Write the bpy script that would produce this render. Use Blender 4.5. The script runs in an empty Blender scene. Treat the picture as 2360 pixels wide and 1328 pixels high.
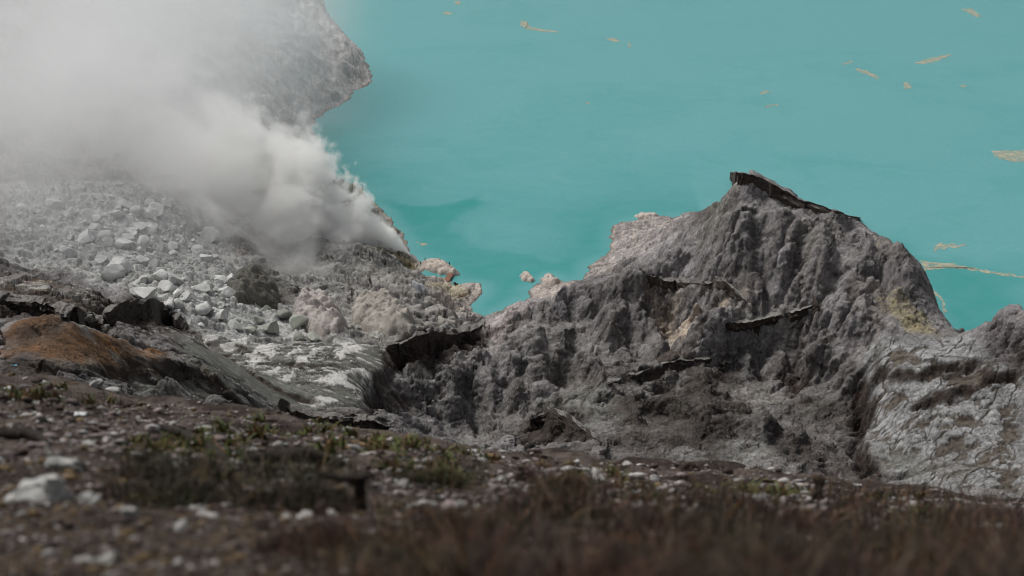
import bpy, math, random
import numpy as np
from mathutils import Vector, Matrix

R = math.radians
rng = np.random.default_rng(7)
random.seed(7)
sc = bpy.context.scene

# ------------------------------------------------------------------ camera
CAM_H, PITCH, LENS = 227.0, R(23.0), 50.0
cam_data = bpy.data.cameras.new("camera")
cam = bpy.data.objects.new("camera", cam_data)
sc.collection.objects.link(cam)
cam.location = (0, 0, CAM_H)
cam.rotation_euler = (R(90) - PITCH, 0, 0)
cam_data.lens = LENS
cam_data.sensor_width = 36.0
cam_data.clip_start = 0.1
cam_data.clip_end = 20000
cam_data.dof.use_dof = True
cam_data.dof.focus_distance = 330.0
cam_data.dof.aperture_fstop = 1.4
sc.camera = cam

# ------------------------------------------------------------------ sky, sun, exposure
SUN_EL, SUN_AZ = R(58), R(-125)        # sun stands to the left and behind the lake
world = bpy.data.worlds.new("World")
sc.world = world
world.use_nodes = True
wn, wl = world.node_tree.nodes, world.node_tree.links
wn.clear()
sky = wn.new("ShaderNodeTexSky")
sky.sky_type = 'NISHITA'
sky.sun_disc = False
sky.sun_elevation = SUN_EL
sky.sun_rotation = R(-55)
sky.dust_density = 6.0
sky.air_density = 1.0
hsv = wn.new("ShaderNodeHueSaturation")
hsv.inputs['Saturation'].default_value = 0.22     # closed cloud cover: nearly grey light
bg = wn.new("ShaderNodeBackground")
bg.inputs['Strength'].default_value = 0.095
wo = wn.new("ShaderNodeOutputWorld")
wl.new(sky.outputs[0], hsv.inputs['Color'])
wl.new(hsv.outputs[0], bg.inputs['Color'])
wl.new(bg.outputs[0], wo.inputs['Surface'])
sun_d = bpy.data.lights.new("sun", 'SUN')
sun_d.energy = 2.3
sun_d.angle = R(14)
sun_d.color = (1.0, 0.96, 0.9)
sun = bpy.data.objects.new("sun", sun_d)
sc.collection.objects.link(sun)
# light arrives from (-x, +y): left and beyond
sdir = Vector((-math.sin(R(55)) * math.cos(SUN_EL), math.cos(R(55)) * math.cos(SUN_EL), math.sin(SUN_EL)))
sun.rotation_euler = sdir.to_track_quat('Z', 'Y').to_euler()
sc.view_settings.view_transform = 'Standard'
sc.view_settings.look = 'None'
sc.view_settings.gamma = 1.0
sc.view_settings.exposure = 0.0
sc.cycles.use_denoising = True
sc.cycles.denoising_prefilter = 'ACCURATE'
sc.cycles.max_bounces = 10
sc.cycles.diffuse_bounces = 3
sc.cycles.filter_width = 1.1
sc.cycles.volume_bounces = 8
sc.cycles.volume_step_rate = 0.5
sc.cycles.volume_max_steps = 256
sc.cycles.use_adaptive_sampling = True
sc.cycles.adaptive_threshold = 0.02

# ------------------------------------------------------------------ pixel <-> world (photo pixels, 2360 wide)
FPX = 2360 * LENS / 36.0
CP, SP = math.cos(PITCH), math.sin(PITCH)
def ray(u, v):
    X = (u - 1180.0) / FPX
    Yv = (664.0 - v) / FPX
    return np.array([X, CP + Yv * SP, -SP + Yv * CP])
def P(u, v, Y):
    d = ray(u, v)
    return d[0] * Y / d[1], Y, CAM_H + d[2] * Y / d[1]
def W(u, v, z=0.0):
    d = ray(u, v)
    t = (z - CAM_H) / d[2]
    return d[0] * t, d[1] * t, z

# ------------------------------------------------------------------ noise (numpy)
def _h(ix, iy, seed):
    h = (ix.astype(np.int64) * 374761393 + iy.astype(np.int64) * 668265263 + seed * 974711) & 0xffffffff
    h = ((h ^ (h >> 13)) * 1274126177) & 0xffffffff
    h = (h ^ (h >> 16))
    return h
def pn(x, y, seed=0):
    x0 = np.floor(x); y0 = np.floor(y)
    fx = x - x0; fy = y - y0
    x0 = x0.astype(np.int64); y0 = y0.astype(np.int64)
    ux = fx * fx * fx * (fx * (fx * 6 - 15) + 10); uy = fy * fy * fy * (fy * (fy * 6 - 15) + 10)
    def g(dx, dy):
        a = _h(x0 + dx, y0 + dy, seed) * (2 * math.pi / 4294967296.0)
        return np.cos(a) * (fx - dx) + np.sin(a) * (fy - dy)
    n0 = g(0, 0) * (1 - ux) + g(1, 0) * ux
    n1 = g(0, 1) * (1 - ux) + g(1, 1) * ux
    return (n0 * (1 - uy) + n1 * uy) * 1.5
def fbm(x, y, seed=0, oct=4, gain=0.5):
    s = 0; a = 1.0
    for i in range(oct):
        s = s + a * pn(x * 2 ** i + 17.3 * i, y * 2 ** i - 9.1 * i, seed + i)
        a *= gain
    return s
def ridged(x, y, seed=0, oct=4, gain=0.5):
    s = 0; a = 1.0
    for i in range(oct):
        s = s + a * (1 - 2 * np.abs(pn(x * 2 ** i + 7.7 * i, y * 2 ** i + 3.1 * i, seed + i)))
        a *= gain
    return s
def cells(x, y, seed=0):
    """distance to nearest and second nearest jittered point, and a random value of the nearest cell"""
    x0 = np.floor(x).astype(np.int64); y0 = np.floor(y).astype(np.int64)
    d1 = np.full(x.shape, 9.0); d2 = np.full(x.shape, 9.0); rv = np.zeros(x.shape)
    for dx in (-1, 0, 1):
        for dy in (-1, 0, 1):
            h = _h(x0 + dx, y0 + dy, seed)
            px = x0 + dx + (h & 0xffff) / 65536.0
            py = y0 + dy + ((h >> 16) & 0xffff) / 65536.0
            d = np.hypot(px - x, py - y)
            c = d < d1
            d2 = np.where(c, d1, np.minimum(d2, d))
            rv = np.where(c, ((h * 2654435761) & 0xffff) / 65536.0, rv)
            d1 = np.where(c, d, d1)
    return d1, d2, rv
def facets(x, y, seed=0):
    """every jittered cell is a plane with its own tilt and offset: fractured rock. returns height, edge distance, cell random"""
    x0 = np.floor(x).astype(np.int64); y0 = np.floor(y).astype(np.int64)
    d1 = np.full(x.shape, 9.0); d2 = np.full(x.shape, 9.0); rv = np.zeros(x.shape); ex = np.zeros(x.shape); ey = np.zeros(x.shape); hh = np.zeros(x.shape, np.int64)
    for dx in (-1, 0, 1):
        for dy in (-1, 0, 1):
            h = _h(x0 + dx, y0 + dy, seed)
            qx = x - (x0 + dx + (h & 0xffff) / 65536.0); qy = y - (y0 + dy + ((h >> 16) & 0xffff) / 65536.0)
            d = np.hypot(qx, qy)
            c = d < d1
            d2 = np.where(c, d1, np.minimum(d2, d)); d1 = np.where(c, d, d1)
            ex = np.where(c, qx, ex); ey = np.where(c, qy, ey); hh = np.where(c, h, hh)
    r1 = ((hh * 2654435761 >> 8) & 0xffff) / 65536.0; r2 = ((hh * 40503 >> 5) & 0xffff) / 65536.0; r3 = ((hh * 69069 >> 7) & 0xffff) / 65536.0
    return (r1 - .5) + 1.6 * (r2 - .5) * ex + 1.6 * (r3 - .3) * ey, d2 - d1, r1
def sst(a, b, x):
    t = np.clip((x - a) / (b - a), 0, 1)
    return t * t * (3 - 2 * t)
def sdf(poly, x, y):
    """signed distance, positive inside"""
    p = np.asarray(poly, float)
    d = np.full(x.shape, 1e18); ins = np.zeros(x.shape, bool)
    for i in range(len(p)):
        ax, ay = p[i]; bx, by = p[(i + 1) % len(p)]
        ex, ey = bx - ax, by - ay
        L = ex * ex + ey * ey + 1e-9
        t = np.clip(((x - ax) * ex + (y - ay) * ey) / L, 0, 1)
        d = np.minimum(d, (x - ax - t * ex) ** 2 + (y - ay - t * ey) ** 2)
        if ay != by:
            c = ((ay > y) != (by > y)) & (x < (bx - ax) * (y - ay) / (by - ay) + ax)
            ins ^= c
    d = np.sqrt(d)
    return np.where(ins, d, -d)

# ------------------------------------------------------------------ object helpers
def tag(o, label=None, cat=None, group=None, kind=None):
    if label: o["label"] = label
    if cat: o["category"] = cat
    if group: o["group"] = group
    if kind: o["kind"] = kind
    return o
def link(name, me, parent=None, mat=None):
    o = bpy.data.objects.new(name, me)
    sc.collection.objects.link(o)
    if parent: o.parent = parent
    if mat and me is not None and not me.materials: me.materials.append(mat)
    return o
def mesh_np(name, v, f, smooth=True):
    """v (n,3), f (m,k) uniform k"""
    me = bpy.data.meshes.new(name)
    v = np.ascontiguousarray(v, np.float32); f = np.ascontiguousarray(f, np.int32)
    k = f.shape[1]
    me.vertices.add(len(v)); me.vertices.foreach_set("co", v.ravel())
    me.loops.add(f.size); me.loops.foreach_set("vertex_index", f.ravel())
    me.polygons.add(len(f))
    me.polygons.foreach_set("loop_start", np.arange(0, f.size, k, dtype=np.int32))
    if smooth: me.polygons.foreach_set("use_smooth", np.ones(len(f), bool))
    me.update(calc_edges=True)
    return me
def vcol(me, name, rgb):
    a = me.attributes.new(name, 'FLOAT_COLOR', 'POINT')
    c = np.ones((len(rgb), 4), np.float32); c[:, :3] = rgb
    a.data.foreach_set("color", c.ravel())
def vfloat(me, name, val):
    a = me.attributes.new(name, 'FLOAT', 'POINT')
    a.data.foreach_set("value", np.ascontiguousarray(val, np.float32))

class N:
    """small node-tree builder"""
    def __init__(s, name):
        s.m = bpy.data.materials.new(name); s.m.use_nodes = True
        s.t = s.m.node_tree; s.n = s.t.nodes; s.l = s.t.links; s.n.clear()
        s.out = s.n.new("ShaderNodeOutputMaterial")
    def new(s, typ, ins=None, **kw):
        nd = s.n.new(typ)
        for k, v in kw.items(): setattr(nd, k, v)
        for k, v in (ins or {}).items():
            if isinstance(v, bpy.types.NodeSocket): s.l.new(v, nd.inputs[k])
            else: nd.inputs[k].default_value = v
        return nd
    def math(s, op, a, b=None, c=None, clamp=False):
        ins = {0: a}
        if b is not None: ins[1] = b
        if c is not None: ins[2] = c
        return s.new("ShaderNodeMath", ins, operation=op, use_clamp=clamp).outputs[0]
    def noise(s, vec, scale, detail=4, rough=0.55, dist=0.0):
        return s.new("ShaderNodeTexNoise", {'Vector': vec, 'Scale': scale, 'Detail': detail, 'Roughness': rough, 'Distortion': dist}).outputs[0]
    def ramp(s, x, a, b, lo=0.0, hi=1.0):
        return s.new("ShaderNodeMapRange", {0: x, 1: a, 2: b, 3: lo, 4: hi}, interpolation_type='SMOOTHSTEP').outputs[0]
    def mix(s, f, a, b, blend='MIX'):
        nd = s.new("ShaderNodeMix", data_type='RGBA', blend_type=blend)
        for i, v in ((0, f), (6, a), (7, b)):
            if isinstance(v, bpy.types.NodeSocket): s.l.new(v, nd.inputs[i])
            else: nd.inputs[i].default_value = v if i == 0 else (*v, 1) if len(v) == 3 else v
        return nd.outputs[2]
    def attr(s, name, col=True):
        nd = s.new("ShaderNodeAttribute", attribute_name=name)
        return nd.outputs['Color'] if col else nd.outputs['Fac']
    def bsdf(s, col, rough=0.9, normal=None, spec=0.2, **ins):
        d = {'Base Color': col, 'Roughness': rough, 'Specular IOR Level': spec}
        if normal is not None: d['Normal'] = normal
        d.update(ins)
        b = s.new("ShaderNodeBsdfPrincipled", d)
        s.l.new(b.outputs[0], s.out.inputs['Surface'])
        return b
    def bump(s, h, strength=0.5, dist=0.2, normal=None):
        d = {'Height': h, 'Strength': strength, 'Distance': dist}
        if normal is not None: d['Normal'] = normal
        return s.new("ShaderNodeBump", d).outputs[0]
    def pos(s):
        return s.new("ShaderNodeNewGeometry").outputs['Position']
    def obj(s):
        return s.new("ShaderNodeTexCoord").outputs['Object']
    def mapping(s, vec, scale=(1, 1, 1), rot=(0, 0, 0), loc=(0, 0, 0)):
        return s.new("ShaderNodeMapping", {'Vector': vec, 'Scale': scale, 'Rotation': rot, 'Location': loc}).outputs[0]

def mat_terrain(name, sc1=1.0, bump=0.8, bdist=0.5, lo=0.55, hi=1.45, speck=0.35):
    n = N(name)
    p = n.obj()
    base = n.attr("tint")
    a = n.noise(p, 0.09 * sc1, 5, 0.6)
    b = n.noise(p, 0.8 * sc1, 5, 0.65)
    c = n.noise(p, 4.0 * sc1, 3, 0.7)
    f = n.math('ADD', n.math('MULTIPLY', a, 0.3), n.math('ADD', n.math('MULTIPLY', b, 0.4), n.math('MULTIPLY', c, 0.3)))
    k = n.ramp(f, 0.34, 0.66, lo, hi)
    col = n.mix(1.0, base, n.new("ShaderNodeCombineColor", {0: k, 1: k, 2: k}).outputs[0], 'MULTIPLY')
    # scattered pale stones
    vo = n.new("ShaderNodeTexVoronoi", {'Vector': p, 'Scale': 0.9 * sc1, 'Randomness': 1.0})
    sel = n.math('GREATER_THAN', n.new("ShaderNodeSeparateColor", {0: vo.outputs['Color']}).outputs[0], 0.72)
    near = n.math('LESS_THAN', vo.outputs['Distance'], 0.24)
    sp = n.math('MULTIPLY', n.math('MULTIPLY', sel, near), n.attr("speck", False))
    col = n.mix(n.math('MULTIPLY', sp, speck), col, (0.42, 0.41, 0.39))
    h = n.math('ADD', n.math('MULTIPLY', n.noise(p, 0.45 * sc1, 6, 0.68), 2.2), n.math('MULTIPLY', c, 0.25))
    h = n.math('ADD', h, n.math('MULTIPLY', sp, 0.35))
    n.bsdf(col, 0.95, n.bump(h, bump, bdist), 0.15)
    return n.m

# ------------------------------------------------------------------ the crater's height field
CTRL = [
 # ledge and orange outcrop, left
 (0,640,300),(140,660,303),(280,692,310),(420,762,328),
 (0,700,285),(200,722,290),(60,738,277),(300,748,302),(340,772,292),
 (0,765,240),(70,745,245),(141,728,250),(190,770,253),(300,800,262),(390,816,272),
 (0,800,232),(150,800,238),(250,830,245),(0,822,228),(100,832,230),(170,852,233),(220,857,236),(350,832,258),
 (50,855,222),(150,875,222),(0,875,218),
 (470,835,300),(490,860,285),(560,900,292),(400,870,262),(300,885,247),(450,930,270),(600,950,292),(250,875,238),
 # mudflat
 (450,795,345),(600,790,395),(740,790,410),(880,800,405),(850,900,365),(880,850,385),(600,860,350),(700,900,345),
 (760,850,370),(650,940,325),(750,960,330),(850,955,345),
 # gully under the mudflat edge
 (920,850,400),(1000,800,409),(1110,755,445),(950,880,396),(1000,850,404),(1000,910,394),(1000,1000,386),(900,1000,370),(1100,950,398),(1100,870,412),
 (1100,1020,386),(1150,850,418),(1200,770,434),(1230,900,402),(1200,1000,382),
 (1130,740,455),(1165,716,462),(1230,692,462),(1310,652,458),(1400,638,450),(1480,642,442),
 (1440,830,420),(1520,800,422),(1300,780,431),(1380,730,437),(1250,745,447),(1480,720,433),(1300,850,412),
 (1400,870,404),(1350,930,378),(1500,950,350),(1400,1020,335),(1600,900,365),(1600,1000,335),(1700,1050,320),(1850,1050,318),(1300,1040,335),
 # shore side of the ridge
 (1450,595,520),(1500,560,545),(1560,560,505),(1600,520,500),(1560,620,465),(1600,640,435),(1600,690,412),(1600,740,398),(1600,820,382),
 # the peak and its faces
 (1690,402,430),(1780,434,425),(1860,467,420),(1930,491,413),(2000,521,405),(2060,556,398),(2110,592,392),(2140,628,387),(2150,680,380),(2180,732,372),(2212,775,360),
 (1684,418,431),(1668,448,438),(1610,480,480),(1560,499,540),
 (1720,500,420),(1720,560,414),(1720,640,405),(1750,720,396),(1800,800,391),(1850,890,382),
 (1850,560,404),(1850,650,393),(1880,710,385),(1900,800,370),(1950,600,396),(1950,700,380),(2050,650,383),(2050,720,372),(2000,780,360),
 (1640,560,435),(1640,520,450),(1900,950,350),(1800,980,338),(1950,1000,335),
 # pale plates, right
 (2000,850,345),(2100,800,350),(2215,785,352),(2300,860,330),(2200,900,325),(2100,1000,315),(2250,1000,310),(2200,1120,290),(2350,1000,310),(2350,1130,285),(2050,1060,312),
 (2290,745,348),(2345,718,345),(2290,800,338),(2360,800,335),
 # boulder slope, left
 (500,770,395),(400,700,402),(300,600,440),(0,600,420),(300,450,500),(0,450,490),(600,600,500),(800,650,490),(700,720,445),(900,720,458),
 (1000,690,500),(1050,720,490),(600,700,440),(450,650,430),(150,620,425),(850,580,530),(700,520,560),(830,500,585),
 # far slope behind the steam
 (600,350,650),(450,300,640),(300,200,680),(500,100,800),(200,0,850),(0,0,750),(0,200,600),(650,250,740),(700,150,830),(600,0,990),(760,100,905),(690,30,1000),
]
WPTS = [(-300,300,112),(-320,450,110),(-330,600,120),(-330,800,120),(-300,1000,110),(-280,1150,100),(-330,1150,120),
        (260,300,66),(260,350,58),(280,420,30),(240,260,60),(-100,190,100),(0,200,50),(100,200,45),(200,200,50),(-200,190,115),(-60,250,85),
        (0,280,40),(60,280,34),(143,395,34),(150,420,20),(158,450,8),(136,374,48)]
CREST = [(0,640,300),(140,660,303),(280,692,310),(420,762,328)]
CREST2 = [(0,765,240),(70,745,245),(141,728,250),(190,770,253),(300,800,262)]
CREST3 = [(1690,402,430),(1780,434,425),(1860,467,420),(1930,491,413),(2000,521,405),(2060,556,398),(2140,628,387),(2150,680,380),(2212,775,360),
          (1130,740,455),(1165,716,462),(1230,692,462),(1310,652,458),(1400,638,450),(2290,745,348),(2345,718,345)]
pts = [P(*c) for c in CTRL] + list(WPTS)
for lst, dy, dz in ((CREST, 22, -20), (CREST2, 14, -9), (CREST3, 22, -22)):
    for c in lst:
        x, y, z = P(*c)
        pts.append((x * (y + dy) / y, y + dy, z + dz))
# ---- shore (water level 0)
SHORE_PX = [(735,-60),(742,-8),(752,22),(768,50),(800,85),(830,112),(848,150),(860,185),(842,200),(815,210),(800,236),(765,250),(738,268),(718,300),(736,326),(750,352),(748,392),
 (785,418),(808,428),(835,433),(845,455),(890,490),(915,528),(938,556),(946,585),(962,600),(975,606),(1000,616),(968,628),(985,640),(1035,645),(1050,655),(1075,652),(1108,656),(1112,668),(1088,702),(1096,730),
 (1130,724),(1165,712),(1226,684),(1216,668),(1236,660),(1244,650),(1268,637),(1290,645),(1310,652),(1340,650),(1350,640),(1352,612),(1372,600),(1402,588),(1408,570),(1406,545),(1412,522),(1440,512),(1462,506),(1490,500),(1540,500),(1562,497)]
SHORE = [W(*p)[:2] for p in SHORE_PX] + [(110,612),(150,585),(165,545),(168,505),(166,484),(182,476),(215,478),(260,485),(330,470),(600,470),(600,1600),(-100,1600)]
GX0, GX1, GY0, GY1 = -340.0, 300.0, 186.0, 1180.0
gx = np.arange(GX0, GX1 + .5, 1.0); gy = np.arange(GY0, GY1 + .5, 1.0)
# radial basis interpolation on a 4 m lattice, then refined
pts += [(*W(u, v)[:2], 0.0) for u, v in SHORE_PX[5::2]]
pp = np.array(pts)
S = 100.0
def phi(d2): return np.sqrt(d2 + (7.0 / S) ** 2)
A = pp[:, :2] / S
D2 = ((A[:, None] - A[None]) ** 2).sum(-1)
n_ = len(A)
M = np.zeros((n_ + 3, n_ + 3))
M[:n_, :n_] = phi(D2) - np.eye(n_) * 0.012
M[:n_, n_] = 1; M[:n_, n_ + 1:] = A; M[n_:, :n_] = M[:n_, n_:].T
sol = np.linalg.solve(M, np.concatenate([pp[:, 2], np.zeros(3)]))
lx = np.arange(GX0, GX1 + 2.1, 2.0); ly = np.arange(GY0, GY1 + 2.1, 2.0)
LX, LY = np.meshgrid(lx, ly)
HB = sol[n_] + sol[n_ + 1] * LX / S + sol[n_ + 2] * LY / S
for i in range(n_):
    HB += sol[i] * phi((LX / S - A[i, 0]) ** 2 + (LY / S - A[i, 1]) ** 2)
def bil(G, x0, y0, step, x, y):
    fx = np.clip((x - x0) / step, 0, G.shape[1] - 1.001); fy = np.clip((y - y0) / step, 0, G.shape[0] - 1.001)
    ix = fx.astype(np.int64); iy = fy.astype(np.int64); fx = fx - ix; fy = fy - iy
    return (G[iy, ix] * (1 - fx) + G[iy, ix + 1] * fx) * (1 - fy) + (G[iy + 1, ix] * (1 - fx) + G[iy + 1, ix + 1] * fx) * fy
XX, YY = np.meshgrid(gx, gy)
H = bil(HB, GX0, GY0, 2.0, XX, YY)
SD = -sdf(SHORE, XX + 1.6 * fbm(XX / 9, YY / 9, 3, 3), YY + 2.4 * fbm(XX / 9, YY / 9, 13, 3))   # >0 on land
def shore(h, sd):
    land = np.minimum(np.maximum(h, 0.5), 0.15 + sd * 0.9)
    land = np.maximum(land, 0.1 + np.minimum(sd, 4) * 0.22)
    return np.where(sd > 0, land, np.maximum(-8, sd * 0.6))
H = shore(H, SD)
HBASE = H.copy()

def hit(u, v, G=None, t0=230.0):
    """first point where the ray through a photo pixel meets the height field (or the water)"""
    G = HBASE if G is None else G
    d = ray(u, v)
    Y = np.arange(190.0, 1175.0, 0.5) if t0 is None else np.arange(t0 * 0.8, 1175.0, 0.5)
    x = d[0] * Y / d[1]; z = CAM_H + d[2] * Y / d[1]
    g = np.maximum(bil(G, GX0, GY0, 1.0, x, Y), 0.0)
    k = np.argmax(g >= z) if (g >= z).any() else len(Y) - 1
    return x[k], Y[k], max(g[k], 0.0)
def wpoly(px): return [hit(u, v)[:2] for u, v in px]

# zones that need different relief
Z_MUD = wpoly([(420,768),(520,775),(640,795),(760,795),(900,795),(895,850),(855,915),(845,950),(700,945),(610,915),(560,875),(470,832),(400,805)])
Z_PLATE = wpoly([(1995,800),(2090,790),(2215,784),(2275,830),(2359,852),(2359,1150),(2120,1150),(2035,1090),(1995,1010),(2005,920),(2000,850)])
Z_TALUS = wpoly([(2,430),(130,420),(330,430),(440,470),(520,560),(600,640),(640,700),(740,730),(740,785),(600,790),(440,760),(300,690),(150,640),(2,610)])
Z_LEDGE = wpoly([(0,645),(140,664),(275,696),(415,764),(330,775),(190,745),(100,735),(0,755)])
sd_mud = sdf(Z_MUD, XX, YY); sd_plate = sdf(Z_PLATE, XX, YY); sd_tal = sdf(Z_TALUS, XX, YY); sd_led = sdf(Z_LEDGE, XX, YY)
flat = np.maximum(np.maximum(sst(-6, 4, sd_mud), sst(-6, 4, sd_plate)), 0.7 * sst(-8, 6, sd_tal))
far = sst(520, 640, YY) * (XX < -30)
rough = (1 - 0.85 * flat) * sst(0, 14, SD) * (1 + .5 * far) * (1 - .7 * sst(440, 480, YY) * (XX > 0)) * (1 - .72 * sst(345, 320, YY) * sst(-10, -40, XX))
wx = XX + 5 * fbm(XX / 30, YY / 30, 51, 3); wy = YY + 5 * fbm(XX / 30, YY / 30, 61, 3)
H = H + rough * (2.6 * ridged(wx / 34, wy / 42, 21, 4, 0.5) - 1.0 + 2.2 * fbm(XX / 16, YY / 16, 31, 3))

# ---- harder and softer beds: the ridge breaks into walls and ledges
rz_ = (1 - flat) * sst(-40, 10, XX) * sst(2, 20, SD) * sst(300, 325, YY) * sst(520, 470, YY)
H = H + rz_ * 2.6 * fbm(wx / 26, wy / 30, 37, 3)
_st = 10.5
_t = H / _st + .9 * fbm(XX / 55, YY / 55, 43, 3) + .25 * fbm(XX / 14, YY / 14, 47, 3)
_fr = _t - np.floor(_t)
H = H + rz_ * .5 * _st * (sst(.30, .72, _fr) - _fr)
# ---- water-worn gullies: many drops run downhill at once and carry soil away
def erode(G, batches=10, npart=26000, steps=45):
    ny, nx = G.shape
    w = (np.where(SD > 1, 1.0, 0) * (1 - 0.9 * flat) * sst(230, 260, YY)) * (1 - .85 * sst(350, 325, YY) * sst(-10, -35, XX))
    for b in range(batches):
        x = rng.uniform(2, nx - 4, npart); y = rng.uniform(40, min(ny - 4, 700), npart)
        dx = np.zeros(npart); dy = np.zeros(npart); sed = np.zeros(npart); vel = np.ones(npart)
        for s in range(steps):
            ix = x.astype(np.int64); iy = y.astype(np.int64); fx = x - ix; fy = y - iy
            a = G[iy, ix]; b_ = G[iy, ix + 1]; c = G[iy + 1, ix]; d = G[iy + 1, ix + 1]
            gxx = (b_ - a) * (1 - fy) + (d - c) * fy; gyy = (c - a) * (1 - fx) + (d - b_) * fx
            h0 = (a * (1 - fx) + b_ * fx) * (1 - fy) + (c * (1 - fx) + d * fx) * fy
            dx = dx * 0.25 - gxx * 0.75; dy = dy * 0.25 - gyy * 0.75
            L = np.hypot(dx, dy) + 1e-6
            dx /= L; dy /= L
            x2 = np.clip(x + dx, 1, nx - 3); y2 = np.clip(y + dy, 1, ny - 3)
            jx = x2.astype(np.int64); jy = y2.astype(np.int64); gx_ = x2 - jx; gy_ = y2 - jy
            h1 = (G[jy, jx] * (1 - gx_) + G[jy, jx + 1] * gx_) * (1 - gy_) + (G[jy + 1, jx] * (1 - gx_) + G[jy + 1, jx + 1] * gx_) * gy_
            drop = h0 - h1
            cap = np.maximum(drop, 0.01) * vel * 1.2
            er = np.where(drop < 0, -np.minimum(-drop, sed), np.where(sed > cap, -(sed - cap) * 0.25, np.minimum((cap - sed) * 0.12, drop * 0.5)))
            er = er * w[iy, ix]
            sed = sed + er
            for (ox, oy, ww) in ((0, 0, (1 - fx) * (1 - fy)), (1, 0, fx * (1 - fy)), (0, 1, (1 - fx) * fy), (1, 1, fx * fy)):
                G -= np.bincount((iy + oy) * nx + ix + ox, weights=er * ww * 0.6, minlength=nx * ny).reshape(ny, nx)
            vel = np.minimum(np.sqrt(np.maximum(vel * vel + drop * 0.6, 0.05)), 3.0) * 0.985
            x, y = x2, y2
    return G
H = erode(H)
CRM = np.zeros_like(H)
for grp in (CREST3[:9], CREST3[9:14], [(1690,402,430),(1678,425,433),(1664,452,440),(1610,480,480)]):
    cl_ = np.array([P(*c)[:2] for c in grp])
    for a, b in zip(cl_[:-1], cl_[1:]):
        e = b - a; t = np.clip(((XX - a[0]) * e[0] + (YY - a[1]) * e[1]) / (e @ e), 0, 1)
        CRM = np.maximum(CRM, np.exp(-(np.hypot(XX - a[0] - t * e[0], YY - a[1] - t * e[1]) / 7) ** 2))
H = H * (1 - .85 * CRM) + HBASE * .85 * CRM

# ---- main ribs and clefts of the ridge (outline points read off the photo and found on the ground)
def rib(px, b, slope=1.0, cut=False):
    global H
    q_ = np.array(px, float); tt_ = np.linspace(0, len(px) - 1, (len(px) - 1) * 9 + 1)
    ln = [np.array(hit(np.interp(t, range(len(px)), q_[:, 0]), np.interp(t, range(len(px)), q_[:, 1]), H)) for t in tt_]
    bs = np.interp(np.linspace(0, 1, len(ln)), [0, .25, .75, 1], [b * .35, b, b, b * .25])
    L_ = np.array(ln)
    i0, i1 = int(max(0, L_[:, 0].min() - GX0 - 14)), int(min(len(gx) - 1, L_[:, 0].max() - GX0 + 14))
    j0, j1 = int(max(0, L_[:, 1].min() - GY0 - 14)), int(min(len(gy) - 1, L_[:, 1].max() - GY0 + 14))
    X, Y = XX[j0:j1, i0:i1], YY[j0:j1, i0:i1]
    Xw = X + 1.3 * fbm(X / 6, Y / 6, 171, 3); Yw = Y + 1.3 * fbm(X / 6, Y / 6, 181, 3)
    D = np.zeros_like(X)
    for i in range(len(ln) - 1):
        a, c = ln[i], ln[i + 1]
        e = c - a; t = np.clip(((Xw - a[0]) * e[0] + (Yw - a[1]) * e[1]) / (e[0] ** 2 + e[1] ** 2 + 1e-6), 0, 1)
        d = np.hypot(Xw - a[0] - t * e[0], Yw - a[1] - t * e[1])
        bb = bs[i] + t * (bs[i + 1] - bs[i])
        D = np.maximum(D, bb - slope * d)
    H[j0:j1, i0:i1] += -D if cut else D
for px_, b_ in (([(1668,480),(1630,540),(1570,600),(1500,632)], 4), ([(1712,478),(1700,560),(1665,640)], 4), ([(1790,490),(1800,560),(1790,640),(1760,700)], 4),
                ([(1880,510),(1900,580),(1880,660)], 3.5), ([(1960,530),(1990,600),(1960,690)], 4), ([(2060,570),(2090,640),(2060,700)], 4), ([(2012,668),(1985,720),(1950,790)], 4.5),
                ([(1318,664),(1270,730),(1235,790)], 4), ([(1405,652),(1415,730),(1400,810)], 4.5), ([(1478,660),(1505,730),(1530,795)], 4.5),
                ([(1195,748),(1235,800),(1260,870)], 4), ([(1300,790),(1350,840),(1400,870)], 3.5), ([(1690,722),(1620,770),(1560,802)], 4),
                ([(935,850),(975,920),(1010,1000)], 4), ([(1010,835),(1045,900),(1070,980)], 4.5), ([(1090,800),(1125,860),(1140,940)], 4.5), ([(1165,800),(1190,880),(1200,960)], 3.5),
                ([(1720,800),(1725,860)], 3), ([(1790,790),(1800,850)], 3), ([(1860,770),(1890,850)], 3.5), ([(1560,830),(1500,900),(1440,940)], 3)):
    rib(px_, b_ * 1.35, 1.15)
rib([(20,768),(80,750),(141,735)], 1.2, .45); rib([(141,735),(170,765),(230,790),(300,806),(385,820)], 2.2, .6)
for px_, b_ in (([(1745,495),(1755,600),(1785,700)], 3.5), ([(1892,640),(1894,712)], 4), ([(1840,540),(1850,620),(1830,690)], 3), ([(1440,680),(1455,760),(1475,830)], 3.5),
                ([(1520,700),(1545,770),(1570,810)], 3.5), ([(1075,850),(1095,930),(1100,1000)], 4), ([(985,870),(1020,950)], 3), ([(1330,760),(1310,830),(1290,885)], 3.5),
                ([(2030,600),(2035,670)], 3), ([(1930,600),(1925,680)], 3), ([(1755,790),(1760,870)], 2.5), ([(1830,780),(1850,870)], 3), ([(1660,490),(1640,580),(1600,640)], 3)):
    rib(px_, b_ * 1.4, 1.2, True)
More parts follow.
